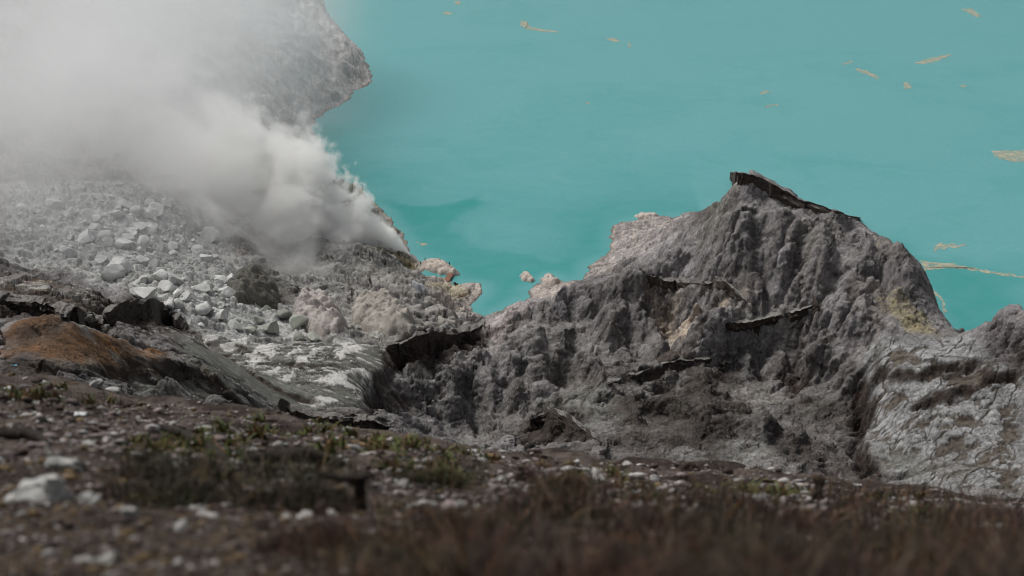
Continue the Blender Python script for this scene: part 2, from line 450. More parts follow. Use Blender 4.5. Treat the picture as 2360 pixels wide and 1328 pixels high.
# ---- streaks that follow the fall line (noise averaged along the direction water runs)
def blur(G, n):
    for _ in range(n):
        G = (G + np.roll(G, 1, 0) + np.roll(G, -1, 0)) / 3; G = (G + np.roll(G, 1, 1) + np.roll(G, -1, 1)) / 3
    return G
_hs = blur(H, 3)
_gy, _gx = np.gradient(_hs)
_l = np.hypot(_gx, _gy) + 1e-5
_fx, _fy = -_gx / _l, -_gy / _l
l2x = np.arange(GX0, GX1, .5); l2y = np.arange(220, 720, .5)
L2X, L2Y = np.meshgrid(l2x, l2y)
def lic(src, steps, h):
    acc = src.copy(); cnt = 1.0
    for sg in (1, -1):
        x, y = L2X.copy(), L2Y.copy()
        for i in range(steps):
            x = x + sg * h * bil(_fx, GX0, GY0, 1.0, x, y); y = y + sg * h * bil(_fy, GX0, GY0, 1.0, x, y)
            w = 1 - i / steps
            acc += w * bil(src, GX0, 220.0, .5, x, y); cnt += w
    acc /= cnt
    return acc / acc.std()
_wn = rng.normal(size=L2X.shape)
LICF = lic(blur(_wn, 1), 12, .7)
_wn = blur(rng.normal(size=L2X.shape), 4); _wn /= _wn.std()
LICC = lic(_wn, 16, 1.3)
_wn = blur(rng.normal(size=L2X.shape), 24); _wn /= _wn.std()
LICL = lic(_wn, 18, 2.4)
# ---- steep broken edges (scarps): the ground in front of the lip has broken away by h, exposing dark soil
FACE = np.zeros_like(H)
def scarp(px, h, front, wob=1.4, taper=.12, dark=True):
    global H
    ln = np.array([hit(u, v, H)[:2] for u, v in px])
    x0, x1 = ln[:, 0].min() - front * 3, ln[:, 0].max() + front * 3
    y0, y1 = ln[:, 1].min() - front * 4, ln[:, 1].max() + front * 3
    i0, i1 = int(max(0, x0 - GX0)), int(min(len(gx) - 1, x1 - GX0)); j0, j1 = int(max(0, y0 - GY0)), int(min(len(gy) - 1, y1 - GY0))
    X = XX[j0:j1, i0:i1]; Y = YY[j0:j1, i0:i1]
    X = X + wob * fbm(X / 5, Y / 5, 71, 3); Y = Y + wob * fbm(X / 5, Y / 5, 81, 3)
    best = np.full(X.shape, 1e9); side = np.zeros(X.shape); tt = np.zeros(X.shape)
    for i in range(len(ln) - 1):
        a, b = ln[i], ln[i + 1]; e = b - a; L = np.hypot(*e)
        tr = ((X - a[0]) * e[0] + (Y - a[1]) * e[1]) / (L * L); t = np.clip(tr, 0, 1)
        dx, dy = X - a[0] - t * e[0], Y - a[1] - t * e[1]
        d = np.hypot(dx, dy)
        s = np.sign(e[0] * dy - e[1] * dx)
        c = d < best
        best = np.where(c, d, best); side = np.where(c, s, side); tt = np.where(c, (i + t) / (len(ln) - 1), tt)
    sg = best * np.where(side < 0, -1, 1)
    pr = sst(.8, -1.1, sg) * np.exp(-np.maximum(-sg, 0) / front)
    end = sst(0, taper, tt) * sst(1, 1 - taper, tt)
    h = h * 1.25
    H[j0:j1, i0:i1] -= h * pr * end * (0.85 + 0.5 * pn(X / 7, Y / 7, 91))
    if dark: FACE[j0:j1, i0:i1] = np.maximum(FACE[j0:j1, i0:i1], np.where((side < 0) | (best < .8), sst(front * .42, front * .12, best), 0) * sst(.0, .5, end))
# lines run left to right as seen from the camera (lip of the break)
scarp([(886,806),(925,792),(960,777),(1030,771),(1116,750)], 8.0, 14)
scarp([(842,945),(862,905),(888,860),(888,812)], 4.5, 9)
scarp([(1688,406),(1725,414),(1780,437),(1860,471),(1930,494),(1995,524)], 3.0, 6, .6, dark=False)
scarp([(1478,630),(1520,642),(1600,654),(1668,645),(1722,702)], 7.5, 11, dark=False)
scarp([(1630,790),(1700,778),(1800,752),(1892,712)], 5.0, 10, dark=False)
scarp([(640,930),(720,962),(840,968),(905,985)], 4.0, 10)
scarp([(440,792),(520,815),(590,862),(660,905),(740,925)], 1.4, 6, 2.0)
scarp([(540,790),(620,832),(700,846),(790,842)], .9, 5, 2.5)
scarp([(330,830),(420,842),(500,880),(560,930),(620,948)], 2.2, 7, 2.0)
scarp([(235,722),(300,703),(390,712),(424,762)], 6.0, 8)
scarp([(0,688),(100,702),(170,728),(240,742)], 4.0, 9)
scarp([(0,828),(110,842),(180,860),(260,848),(345,836),(395,822)], 1.8, 6)
scarp([(1985,852),(2010,930),(1994,1000),(1990,1040),(2032,1095)], 6.0, 11)
scarp([(1215,968),(1260,945),(1330,985),(1380,1015)], 4.0, 9)
scarp([(1400,880),(1480,855),(1570,822),(1690,838)], 3.0, 10, dark=False)
scarp([(1995,890),(2120,860),(2200,842),(2270,836)], 2.0, 6, 2.0)
scarp([(2100,950),(2200,905),(2290,870),(2359,868)], 2.2, 6, 2.0)
scarp([(1130,880),(1180,830),(1230,800),(1260,770)], 3.0, 12, dark=False)
scarp([(1290,700),(1340,662),(1440,655),(1490,690)], 5.0, 16, dark=False)
scarp([(1790,870),(1820,862),(1850,868),(1870,890)], 4.0, 7)
H = np.where(SD > 0, np.maximum(H, 0.12), np.minimum(H, -0.1))

# ------------------------------------------------------------------ fan-shaped tessellation of the height field
NA, AM = 1450, 0.47
DR = 0.00165
aa = np.linspace(-AM, AM, NA)
yf = np.exp(np.arange(math.log(192.0), math.log(1165.0), .0011))
FA, FY = np.meshgrid(aa, yf)
_z = bil(H, GX0, GY0, 1.0, FA * FY, FY)
_s = np.abs(np.gradient(_z, axis=0) / np.gradient(FY, axis=0))
for _ in range(3): _s = (_s + np.roll(_s, 1, 1) + np.roll(_s, -1, 1) + np.roll(_s, 1, 0) + np.roll(_s, -1, 0)) / 5
_w = np.sqrt(1 + np.minimum(_s, 6) ** 2) / FY * np.where((FY > 322) & (FY < 475), 1.5, 1.0)
_c = np.cumsum(_w, 0); NR = 1250
FY = np.stack([np.interp(np.linspace(_c[0, k], _c[-1, k], NR), _c[:, k], yf) for k in range(NA)], 1)
FA = np.repeat(aa[None], NR, 0)
FX = FA * FY
inb = (FX > GX0 + 2) & (FX < GX1 - 2)
vx, vy = FX.ravel(), FY.ravel()
vz = bil(H, GX0, GY0, 1.0, vx, vy)
vsd = bil(SD, GX0, GY0, 1.0, vx, vy)
vflat = bil(flat, GX0, GY0, 1.0, vx, vy)
d_mud = bil(sd_mud, GX0, GY0, 1.0, vx, vy); d_plate = bil(sd_plate, GX0, GY0, 1.0, vx, vy)
d_tal = bil(sd_tal, GX0, GY0, 1.0, vx, vy); d_led = bil(sd_led, GX0, GY0, 1.0, vx, vy)
# slope of the coarse ground
gyy, gxx = np.gradient(H)
vgx = bil(gxx, GX0, GY0, 1.0, vx, vy); vgy = bil(gyy, GX0, GY0, 1.0, vx, vy)
vslope = np.hypot(vgx, vgy)
lf = bil(LICF, GX0, 220.0, .5, vx, vy) * (vy < 715); lc = bil(LICC, GX0, 220.0, .5, vx, vy) * (vy < 715); ll = bil(LICL, GX0, 220.0, .5, vx, vy) * (vy < 715)
vs_ = vy + vz
vface = bil(FACE, GX0, GY0, 1.0, vx, vy)
fine = fbm(vx / 4.5, vs_ / 4.5, 101, 5, 0.6)
rid = ridged(vx / 7 + .5 * fine, vs_ / 8, 111, 5, 0.6)

nv = len(vx)
col = np.zeros((nv, 3)); speck = np.zeros(nv)
bigA = fbm(vx / 45, vy / 45, 121, 4); bigB = fbm(vx / 22, vy / 22, 131, 4); mid = fbm(vx / 6, vy / 6, 141, 4)
def lay(mask, c):
    global col
    col = col * (1 - mask[:, None]) + np.asarray(c)[None] * mask[:, None]
# ---- base: grey volcanic rock with lighter bluish and browner patches
col[:] = (0.196, 0.189, 0.190)
lay(sst(0.0, 0.5, bigB), (0.262, 0.252, 0.266))
lay(sst(0.15, 0.6, bigA) * .8, (0.11, 0.098, 0.092))
lay(sst(0.25, 0.7, mid + .3 * bigB) * .55, (0.27, 0.255, 0.255))
lay(sst(-0.25, -0.65, mid) * .6, (0.085, 0.074, 0.070))
_hum = 1 - .9 * sst(350, 325, vy) * sst(-10, -35, vx)
lc0, lf0 = lc, lf
lc = lc * _hum * (1 - vflat); lf = lf * _hum * (1 - vflat)
lay(sst(.5, 1.6, lc) * .5, (.225, .215, .212))
lay(sst(.4, 1.6, -lc) * .55, (.085, .075, .070))
lay(sst(.6, 1.8, lf) * .35, (.26, .25, .245))
lay(sst(.6, 1.8, -lf) * .4, (.07, .062, .058))
speck[:] = sst(-.2, .4, bigB)
# ---- left slope
lft = sst(10, -20, vx - (vy - 480) * -0.03) * sst(392, 405, vy + vx * .25 + 20)
lay(sst(0, 1, lft), (0.285, 0.283, 0.272))
lay(sst(620, 760, vy) * (vx < -40), (0.43, 0.41, 0.405))
lay(sst(.1, .5, bigB) * lft * .6, (0.32, 0.31, 0.30))
lay(sst(-.1, -.5, mid) * lft * .6, (0.12, 0.12, 0.112))
lay(sst(.3, .6, fbm(vx / 30, vy / 30, 171, 4)) * lft * .5, (0.36, 0.335, 0.32))

PXA = {}
def paint(px, c, feather=2.0, warp=2.5, amt=1.0, ws=6.0, extra=None, mott=0.0):
    """colours the ground inside a world-space outline (given by the photo pixels it was read at)"""
    global col
    poly = np.array(wpoly(px))
    m = 6 + feather + warp
    k = np.nonzero((vx > poly[:, 0].min() - m) & (vx < poly[:, 0].max() + m) & (vy > poly[:, 1].min() - m) & (vy < poly[:, 1].max() + m))[0]
    X, Y = vx[k], vy[k]
    d = sdf(poly, X + warp * fbm(X / ws, Y / ws, 201, 4, .6), Y + warp * fbm(X / ws, Y / ws, 211, 4, .6))
    mk = sst(-feather, feather, d) * amt
    if extra is not None: mk = mk * extra[k]
    if mott: mk = mk * (1 - mott + mott * sst(-.35, .25, fbm(X / 2.6, (Y + vz[k]) / 2.6, 221, 4, .65)))
    if c is not None:
        col[k] = col[k] * (1 - mk[:, None]) + np.asarray(c)[None] * mk[:, None]
    return k, mk
DARK = (0.036, 0.027, 0.023)
BROWN = (0.062, 0.047, 0.039)
# shore rocks
PALE = (0.43, 0.38, 0.35)
paint([(1412,524),(1460,508),(1540,502),(1580,520),(1560,560),(1490,590),(1420,610),(1360,640),(1354,615),(1405,580)], PALE, 5, 5, .85, mott=.8)
paint([(1500,545),(1560,530),(1590,560),(1530,600),(1470,600)], (.30,.29,.31), 4, 4, .7, mott=.7)
paint([(1230,684),(1220,668),(1270,640),(1340,652),(1310,670),(1260,690)], PALE, 2, 2, .9)
paint([(1100,735),(1165,718),(1225,735),(1215,765),(1150,770),(1105,755)], (.38,.335,.33), 3, 3, .8)
paint([(965,605),(1050,630),(1110,658),(1108,672),(1088,705),(1092,738),(1010,750),(985,690),(975,640)], (.44,.385,.345), 4, 3, .85)
paint([(985,660),(1035,655),(1080,680),(1050,700),(1000,690)], (.42,.38,.22), 3, 2, .7)
paint([(850,575),(900,570),(940,592),(965,612),(950,625),(900,600),(860,590)], (.16,.13,.06), 2.5, 3, .9)
paint([(890,500),(925,545),(945,580),(925,570),(895,530)], (.22,.17,.09), 2.5, 3, .7)
paint([(800,430),(840,440),(850,460),(890,495),(860,480),(800,440)], (.36,.31,.22), 2.5, 3, .7)
paint([(640,330),(700,340),(748,365),(745,400),(700,380),(650,350)], (.17,.165,.155), 6, 5, .8)
paint([(560,760),(620,700),(690,720),(680,790),(600,790)], (.11,.105,.095), 4, 4, .75)
paint([(515,650),(590,620),(640,650),(690,690),(690,720),(600,725),(540,700)], (.125,.12,.108), 5, 5, .85)
paint([(540,705),(660,700),(690,730),(640,740),(560,725)], (.055,.045,.038), 4, 4, .8)
paint([(760,745),(900,745),(960,700),(1040,725),(1090,745),(1000,765),(900,785),(800,785)], (.30,.29,.265), 5, 4, .8)
paint([(770,700),(860,640),(960,660),(990,700),(940,735),(850,700)], (.28,.27,.255), 6, 5, .8)
paint([(800,620),(900,600),(980,640),(960,660),(860,650)], (.25,.245,.23), 6, 5, .7)
paint([(450,570),(560,580),(600,600),(520,620),(460,600)], (.36,.30,.27), 5, 4, .7)
paint([(60,400),(200,430),(240,500),(150,520),(100,460)], (.17,.17,.155), 8, 6, .7)
# the ridge
paint([(1505,695),(1560,677),(1620,672),(1700,692),(1735,722),(1660,715),(1610,735),(1560,770),(1520,750)], (.46,.385,.31), 2, 3, 1.0, mott=.4)
paint([(1740,700),(1790,690),(1850,715),(1780,730)], (.34,.31,.29), 2, 3, .6)
paint([(2035,692),(2062,692),(2155,752),(2145,785),(2085,772),(2045,742)], (.32,.28,.165), 3, 3, .95, mott=.45)
paint([(1980,665),(2030,670),(2045,735),(2000,780),(1960,740)], (.155,.135,.118), 4, 4, .7)
paint([(2015,550),(2050,560),(2070,600),(2040,590)], (.22,.20,.125), 3, 3, .7)
paint([(1660,452),(1690,430),(1710,470),(1690,520),(1650,560),(1620,600),(1640,500)], (.185,.18,.155), 4, 4, .7)
paint([(1870,570),(1950,640),(1990,720),(1950,760),(1900,700),(1850,640)], (.235,.225,.235), 8, 6, .7)
paint([(1960,600),(2080,580),(2140,650),(2180,740),(2120,700),(2040,650)], (.165,.152,.155), 8, 6, .7)
paint([(1800,540),(1900,540),(1930,600),(1860,620),(1800,590)], (.215,.20,.17), 8, 6, .6)
paint([(1330,655),(1480,650),(1510,720),(1520,800),(1440,830),(1330,780),(1290,720)], (.125,.117,.112), 8, 6, .7)
paint([(1190,740),(1280,740),(1330,800),(1400,860),(1280,880),(1210,830)], (.185,.175,.165), 8, 6, .75)
paint([(1000,880),(1080,840),(1150,900),(1100,1000),(1000,1000),(950,930)], (.17,.162,.162), 8, 6, .6)
paint([(1080,820),(1120,780),(1160,820),(1170,880),(1120,900)], (.12,.112,.12), 6, 5, .7)
paint([(1640,840),(1760,800),(1880,780),(1920,850),(1840,880),(1740,880)], (.118,.108,.102), 8, 6, .7)
paint([(1660,640),(1730,640),(1760,700),(1700,690)], (.11,.098,.092), 5, 4, .7)
paint([(1200,885),(1400,872),(1700,862),(1950,880),(1985,1000),(2030,1100),(1700,1100),(1300,1040),(1080,1030),(1100,980)], (.088,.080,.074), 12, 9, .75, mott=.2)
paint([(905,845),(1100,795),(1200,900),(1130,1030),(960,1030),(900,960)], (.14,.133,.135), 9, 7, .55)
# dark soil in the bowl and gully, plus the bowl's painted shadow
paint([(1200,965),(1260,938),(1320,970),(1370,1010),(1340,1040),(1230,1030)], DARK, 3, 4, .85)
paint([(1400,885),(1480,860),(1560,820),(1690,830),(1710,860),(1600,870),(1480,895)], BROWN, 3, 5, .85)
paint([(1420,900),(1700,870),(1800,950),(1760,1040),(1560,1040),(1420,970)], (.058,.050,.044), 8, 7, .9, mott=.25)
paint([(1240,905),(1330,900),(1420,960),(1380,1000),(1300,960)], (.20,.205,.19), 4, 5, .7)
paint([(1700,900),(1780,905),(1800,950),(1750,960)], (.26,.25,.235), 4, 4, .7)
paint([(1780,860),(1850,850),(1870,890),(1840,915),(1795,895)], (.055,.042,.04), 3, 4, .85)  # shadow in the bowl, painted into the ground colour
paint([(1840,880),(1960,860),(1990,940),(1900,990),(1830,950)], (.085,.078,.072), 8, 6, .8)
paint([(1690,1030),(1760,1030),(1780,1065),(1700,1080)], (.27,.275,.265), 4, 4, .8)
paint([(1800,1000),(1960,1000),(2000,1090),(1880,1110),(1780,1080)], (.056,.046,.041), 6, 6, .85, mott=.25)
# scarps
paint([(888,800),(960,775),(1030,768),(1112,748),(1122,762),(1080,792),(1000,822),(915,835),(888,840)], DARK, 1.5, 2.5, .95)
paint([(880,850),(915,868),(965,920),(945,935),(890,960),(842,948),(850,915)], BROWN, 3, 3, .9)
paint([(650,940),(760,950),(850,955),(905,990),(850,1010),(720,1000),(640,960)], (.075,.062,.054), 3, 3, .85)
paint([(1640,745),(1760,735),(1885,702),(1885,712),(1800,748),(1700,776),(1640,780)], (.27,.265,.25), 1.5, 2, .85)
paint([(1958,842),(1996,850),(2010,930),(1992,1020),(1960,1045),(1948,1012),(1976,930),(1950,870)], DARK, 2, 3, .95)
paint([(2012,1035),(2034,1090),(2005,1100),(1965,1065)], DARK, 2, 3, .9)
# ---- left ledge and outcrop
ledge = sst(-3, 2, d_led)
lay(ledge, (0.115, 0.098, 0.082))
strat = fbm((vx + vy * .25) / 14, (vy - vx * .3 + vz * .8) / 2.1, 231, 4, .6)
lay(ledge * sst(.05, .4, strat), (0.055, 0.042, 0.034))
lay(ledge * sst(-.3, -.55, strat) * .9, (0.33, 0.325, 0.31))
paint([(0,690),(110,700),(140,745),(60,750),(0,740)], (.040,.031,.028), 2.5, 3, .9)
paint([(235,725),(300,700),(390,712),(420,765),(330,768),(250,762)], (.050,.040,.034), 2, 2.5, .95)
paint([(0,775),(80,752),(141,732),(200,780),(330,808),(390,820),(350,835),(250,860),(150,852),(0,825)], (0.135, 0.075, 0.040), 2, 2, 1.0)
paint([(0,790),(80,770),(150,755),(180,785),(120,800),(0,805)], (0.085, 0.062, 0.046), 3, 3, .85)
paint([(170,790),(330,815),(370,826),(250,835),(180,820)], (0.235, 0.115, 0.040), 2, 2, .85)
paint([(165,810),(215,802),(250,815),(200,828)], (0.06,0.052,0.044), 2, 2, .85)
paint([(130,848),(215,838),(222,858),(160,868)], (0.27,0.25,0.21), 2, 2, .85)
paint([(140,732),(160,735),(215,785),(205,790),(165,765)], (0.29,0.29,0.275), 2, 2, .8)
paint([(0,830),(140,852),(250,868),(330,845),(300,875),(200,895),(0,880)], (.045,.036,.031), 2.5, 3, .9)
k_, mk_ = paint([(260,870),(380,835),(470,832),(560,880),(630,940),(560,980),(400,960),(280,910)], (.175,.178,.162), 4, 3, .95)
paint([(300,870),(400,855),(470,850),(500,890),(440,940),(350,910)], (.115,.078,.042), 4, 5, .9, extra=sst(.0, .35, fbm(vx / 5, vy / 5, 241, 4, .6)))
# ---- mudflat: dark striated mud with pale crust plates
fm = sst(-2, 2, d_mud)
_w = 2.2 * fbm(vx / 12, vy / 12, 253, 3)
flow = fbm((vx * .9 + vy * .45) / 9, (vy - vx * .55 + _w) / 2.0, 251, 5, .66) * sst(-.6, .4, fbm(vx / 10, vy / 8, 257, 3))
flow = flow * sst(.55, .3, vslope)
lay(fm, (.125, .128, .115))
lay(fm * sst(.15, .5, fbm(vx / 1.7, vy / 1.7, 259, 3, .7)) * .5, (.20, .20, .188))
lay(fm * sst(.15, .5, fbm(vx / 2.0, vy / 2.0, 260, 3, .7)) * .5, (.07, .067, .06))
lay(fm * sst(.15, .5, flow), (.058, .053, .046))
lay(fm * sst(-.22, -.5, flow) * .8, (.28, .28, .265))
plate_h = np.zeros(nv)
PL = [[(571,817),(609,792),(658,792),(641,808),(614,817),(592,826)],[(565,834),(600,822),(640,820),(620,834),(580,840)],[(660,825),(690,803),(693,814),(668,827)],
      [(715,830),(723,808),(742,808),(720,830)],[(679,852),(690,827),(715,827),(706,849)],[(766,814),(818,800),(847,808),(799,822),(796,836),(785,836)],
      [(758,789),(785,779),(818,795),(796,806),(771,795)],[(723,887),(766,868),(804,852),(842,852),(856,868),(853,880),(831,868),(804,868),(799,882),(831,902),(820,905),(766,893)],
      [(644,876),(677,857),(682,868),(663,884)],[(505,800),(560,778),(580,782),(560,800),(520,815)],[(430,785),(470,776),(520,780),(480,790)],[(600,858),(640,845),(655,850),(620,866)],[(690,925),(760,918),(790,930),(720,935)]]
for q in PL:
    k, mk = paint(q, (.46, .455, .44), .3, 1.0, 1.0, 3.0)
    plate_h[k] = np.maximum(plate_h[k], mk)
_pp = fm * sst(.46, .50, fbm((vx + vy * .4) / 7, (vy - vx * .4) / 3.2, 255, 5, .6)) * sst(338, 352, vy)
lay(_pp, (.40, .397, .385)); plate_h = np.maximum(plate_h, _pp)
lay(fm * sst(.40, .45, fbm((vx + vy * .4) / 7, (vy - vx * .4) / 3.2, 255, 5, .6)) * (1 - _pp) * sst(338, 352, vy) * .7, (.05, .045, .04))
# ---- pale plates at the right
fp = sst(-2, 2, d_plate)
pw = fbm(vx / 18, vy / 14, 261, 4, .55)
wxx = vx + 1.0 * fbm(vx / 6, vy / 6, 263, 3, .5); wyy = vy + 1.0 * fbm(vx / 6, vy / 6, 264, 3, .5)
pf = fbm((wxx * .85 + wyy * .5) / 9, (wyy * .85 - wxx * .5) / 4.5, 271, 6, .62)
lowr = sst(335, 310, vy)
c1h, c1g, c1r = facets((wxx * .9 + wyy * .4) / 7.5, (wyy * .9 - wxx * .4) / 4.6, 272)
c2h, c2g, c2r = facets((wxx * .9 + wyy * .4) / 2.9, (wyy * .9 - wxx * .4) / 1.7, 273)
gone = np.maximum(sst(.17, .10, c1r + .25 * pw - .10 * lowr - .22 * pf), .9 * sst(.13, .06, c2r - .08 * lowr + .18 * pw - .25 * pf))
lay(fp, (.34, .345, .353))
lay(fp * (.25 + .5 * c2r), (.22, .225, .225))
lay(fp * sst(.2, .5, fbm(vx / 2, vy / 1.5, 277, 4, .65)) * .5, (.17, .17, .167))
lay(fp * gone, (.105, .092, .078))
lay(fp * gone * sst(.1, .5, fbm(vx / 2.2, vy / 2.2, 279, 3, .6)), (.052, .042, .034))
crk = np.maximum(sst(.07, .02, c1g), .7 * sst(.09, .02, c2g))
lay(fp * crk * (1 - gone) * .9, (.05, .04, .033))
plate_h = np.maximum(plate_h, 0) + fp * (1 - gone) * (1.1 + .7 * c1h + .3 * c2h - .7 * crk)
paint([(2045,1060),(2110,1050),(2150,1100),(2110,1130),(2050,1100)], (.20,.205,.195), 4, 4, .8)
paint([(2160,1060),(2230,1030),(2260,1090),(2200,1120)], (.12,.108,.095), 5, 5, .7)
paint([(2262,770),(2290,735),(2359,715),(2359,840),(2290,835),(2275,800)], (.155,.142,.145), 3, 3, .8)
paint([(2300,838),(2359,828),(2359,852),(2320,850)], DARK, 2, 2, .9)
# talus ground
ft = sst(-4, 5, d_tal)
lay(ft * .85, (.47, .475, .465))
lay(ft * sst(.25, .6, mid) * .4, (.22, .22, .21))
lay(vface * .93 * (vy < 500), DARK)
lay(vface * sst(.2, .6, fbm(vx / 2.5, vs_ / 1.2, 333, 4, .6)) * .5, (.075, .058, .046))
# wet dark line and pale crust right at the water
lay(sst(2.2, .6, vsd) * sst(0, .3, vsd) * .6, (.36, .31, .28))
lay(sst(.9, .3, vsd) * sst(-.5, .1, vsd) * .8, (.12, .105, .09))

# ---- relief below the 1 m lattice
amp = (0.55 * (1 - vflat) + 0.10) * sst(0, 6, vsd)
steep = sst(.12, .5, vslope) * (1 - vflat) * sst(0, 8, vsd) * (1 - .6 * sst(345, 325, vy) * sst(-20, -40, vx))
rock_ = (1 - vflat) * sst(0, 5, vsd) * (1 + .4 * lft * sst(640, 560, vy)) * (1 - .65 * sst(640, 740, vy)) * (1 + .3 * sst(345, 325, vy) * sst(-20, -40, vx))
vcr = bil(CRM, GX0, GY0, 1.0, vx, vy)
dsp = amp * (fine * 0.40 + 0.50 * (rid - .6))
dsp += steep * (.75 * (.8 - np.minimum(np.abs(ll), 2.0)) + .42 * (.8 - np.minimum(np.abs(lc), 1.8)) + .10 * lf)
jx_ = vx + 1.2 * fine + .8 * ll; jy_ = vs_ + 1.5 * fbm(vx / 6, vs_ / 6, 305, 3)
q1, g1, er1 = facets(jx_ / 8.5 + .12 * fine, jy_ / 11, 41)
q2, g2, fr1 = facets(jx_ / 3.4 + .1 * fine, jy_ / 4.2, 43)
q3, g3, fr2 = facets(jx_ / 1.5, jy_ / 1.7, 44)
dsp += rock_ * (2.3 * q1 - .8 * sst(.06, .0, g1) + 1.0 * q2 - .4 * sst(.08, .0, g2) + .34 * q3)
lay(rock_ * np.maximum(sst(.05, .0, g1), .7 * sst(.06, .0, g2)) * .55, (.05, .043, .039))  # dirt and crevice shade put into the rock colour along facet cracks
lay(rock_ * sst(.55, .9, er1) * .35, (.24, .235, .235))
lay(rock_ * sst(.4, .1, fr1) * .3, (.095, .088, .084))
dsp *= 1 - .6 * vcr
_ko = np.nonzero((vy < 320) & (vx < -40))[0]
d_orv = np.full(nv, -99.0)
orange_poly = wpoly([(0,765),(75,742),(141,727),(200,772),(330,804),(395,818),(350,835),(250,862),(150,856),(0,828)])
d_orv[_ko] = sdf(orange_poly, vx[_ko], vy[_ko])
dsp *= .5 * (1 - .8 * sst(-2, 3, d_orv))
_n = np.stack([-vgx, -vgy, np.ones(nv)], 1); _n /= np.linalg.norm(_n, axis=1)[:, None]
z2 = vz + dsp * (.35 + .65 * _n[:, 2]) + 0.5 * plate_h + fm * .45 * sst(0, .3, flow) * sst(.5, .3, vslope)
vx = vx + _n[:, 0] * dsp * .8; vy = vy + _n[:, 1] * dsp * .8
d1, d2, rv = cells(vx / 2.6, vy / 2.6, 5)
tal = ft * sst(.30, .75, rv)
z2 += tal * 1.15 * np.sqrt(np.clip(1 - (d1 / (.30 + .3 * rv)) ** 2, 0, 1)) * (.5 + rv)
d1b, d2b, rvb = cells(vx / 1.2, vy / 1.2, 9)
z2 += (.5 * ft + .18 * (1 - vflat) * sst(.0, .4, bigB)) * sst(.5, .8, rvb) * .6 * np.sqrt(np.clip(1 - (d1b / .5) ** 2, 0, 1)) * sst(0, 4, vsd)
lay(np.clip(ft * sst(.5, .8, rvb) * (d1b < .45), 0, 1) * .6, (.38, .385, .375))
# terraces on the layered ledge
tr = z2 * 0.8 + .35 * (vx * .3 + vy * .1) + fbm(vx / 20, vy / 8, 291, 3) * 1.2
z2 += ledge * (np.floor(tr) + sst(.25, .6, tr - np.floor(tr)) - tr) * 0.9
z2 = np.where(vsd <= 0, np.minimum(z2, -0.1), np.maximum(z2, .06))
vz = z2
col = col * np.clip(1 + .10 * rng.normal(size=nv), .5, 1.6)[:, None]
col = np.clip(col, 0.010, 0.6)

# ---- split the ground into its named stretches
ny_, nx_ = FX.shape
idx = np.arange(nv).reshape(ny_, nx_)
q = np.stack([idx[:-1, :-1], idx[:-1, 1:], idx[1:, 1:], idx[1:, :-1]], -1).reshape(-1, 4)
keep = inb.ravel()[q].all(1) & (vsd[q].max(1) > -6)
q = q[keep]
cx, cy = vx[q].mean(1), vy[q].mean(1)
cm, cl = d_mud[q].mean(1), d_led[q].mean(1)
orange_poly = wpoly([(0,765),(75,742),(141,727),(200,772),(330,804),(395,818),(350,835),(250,862),(150,856),(0,828)])
d_or = np.full(len(q), -99.0)
kk = (cy < 320) & (cx < -40)
d_or[kk] = sdf(orange_poly, cx[kk], cy[kk])
zone = np.zeros(len(q), int)                       # 0 ridge
split_line = [wpoly([p])[0] for p in [(1096,732),(1000,775),(888,800),(880,850),(845,945)]]
# everything left of the mudflat's broken edge belongs to the crater slope
sl = np.array(split_line + [(-30.0, 300.0), (-30, 150), (-900, 150), (-900, 1400), (-100, 1400), (20, 560)])
zone[sdf(sl, cx, cy) > 0] = 1                      # crater slope
zone[cm > 0] = 2                                   # mudflat
zone[(zone == 1) & (cl > 0)] = 3                   # layered ledge
zone[(d_or > 0)] = 4                               # orange outcrop
M_ROCK = mat_terrain("grey_rock", 1.0, 1.0, 0.7, .38, 1.65)
M_SLOPE = mat_terrain("slope_rubble", 1.0, 1.0, 0.6, .5, 1.5, .6)
M_MUD = mat_terrain("cracked_mud", 1.2, 0.8, 0.4, .55, 1.45, .3)
SMOOTH = {0: True, 1: True, 2: True, 3: True, 4: True}
names = {0: ("rock_ridge", M_ROCK), 1: ("crater_slope", M_SLOPE), 2: ("mudflat", M_MUD), 3: ("layered_ledge", M_MUD), 4: ("orange_outcrop", M_MUD)}
for z_, (nm, mt) in names.items():
    fq = q[zone == z_]
    used = np.unique(fq)
    remap = np.zeros(nv, np.int64); remap[used] = np.arange(len(used))
    me = mesh_np(nm, np.stack([vx[used], vy[used], vz[used]], 1), remap[fq], SMOOTH[z_])
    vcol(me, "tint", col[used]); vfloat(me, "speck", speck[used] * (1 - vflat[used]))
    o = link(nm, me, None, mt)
    if nm == "layered_ledge": tag(o, "dark brown ledge of thin tilted rock layers below the boulder slope", "rock ledge")
    elif nm == "orange_outcrop": tag(o, "smooth orange brown rock outcrop at the left in front of the dark ledge", "outcrop")
    else: tag(o, kind="structure")
# fine ground lookup for placing things
HF = H
def ground(u, v):
    return hit(u, v, np.maximum(H, HBASE * 0 - 10), 230.0)

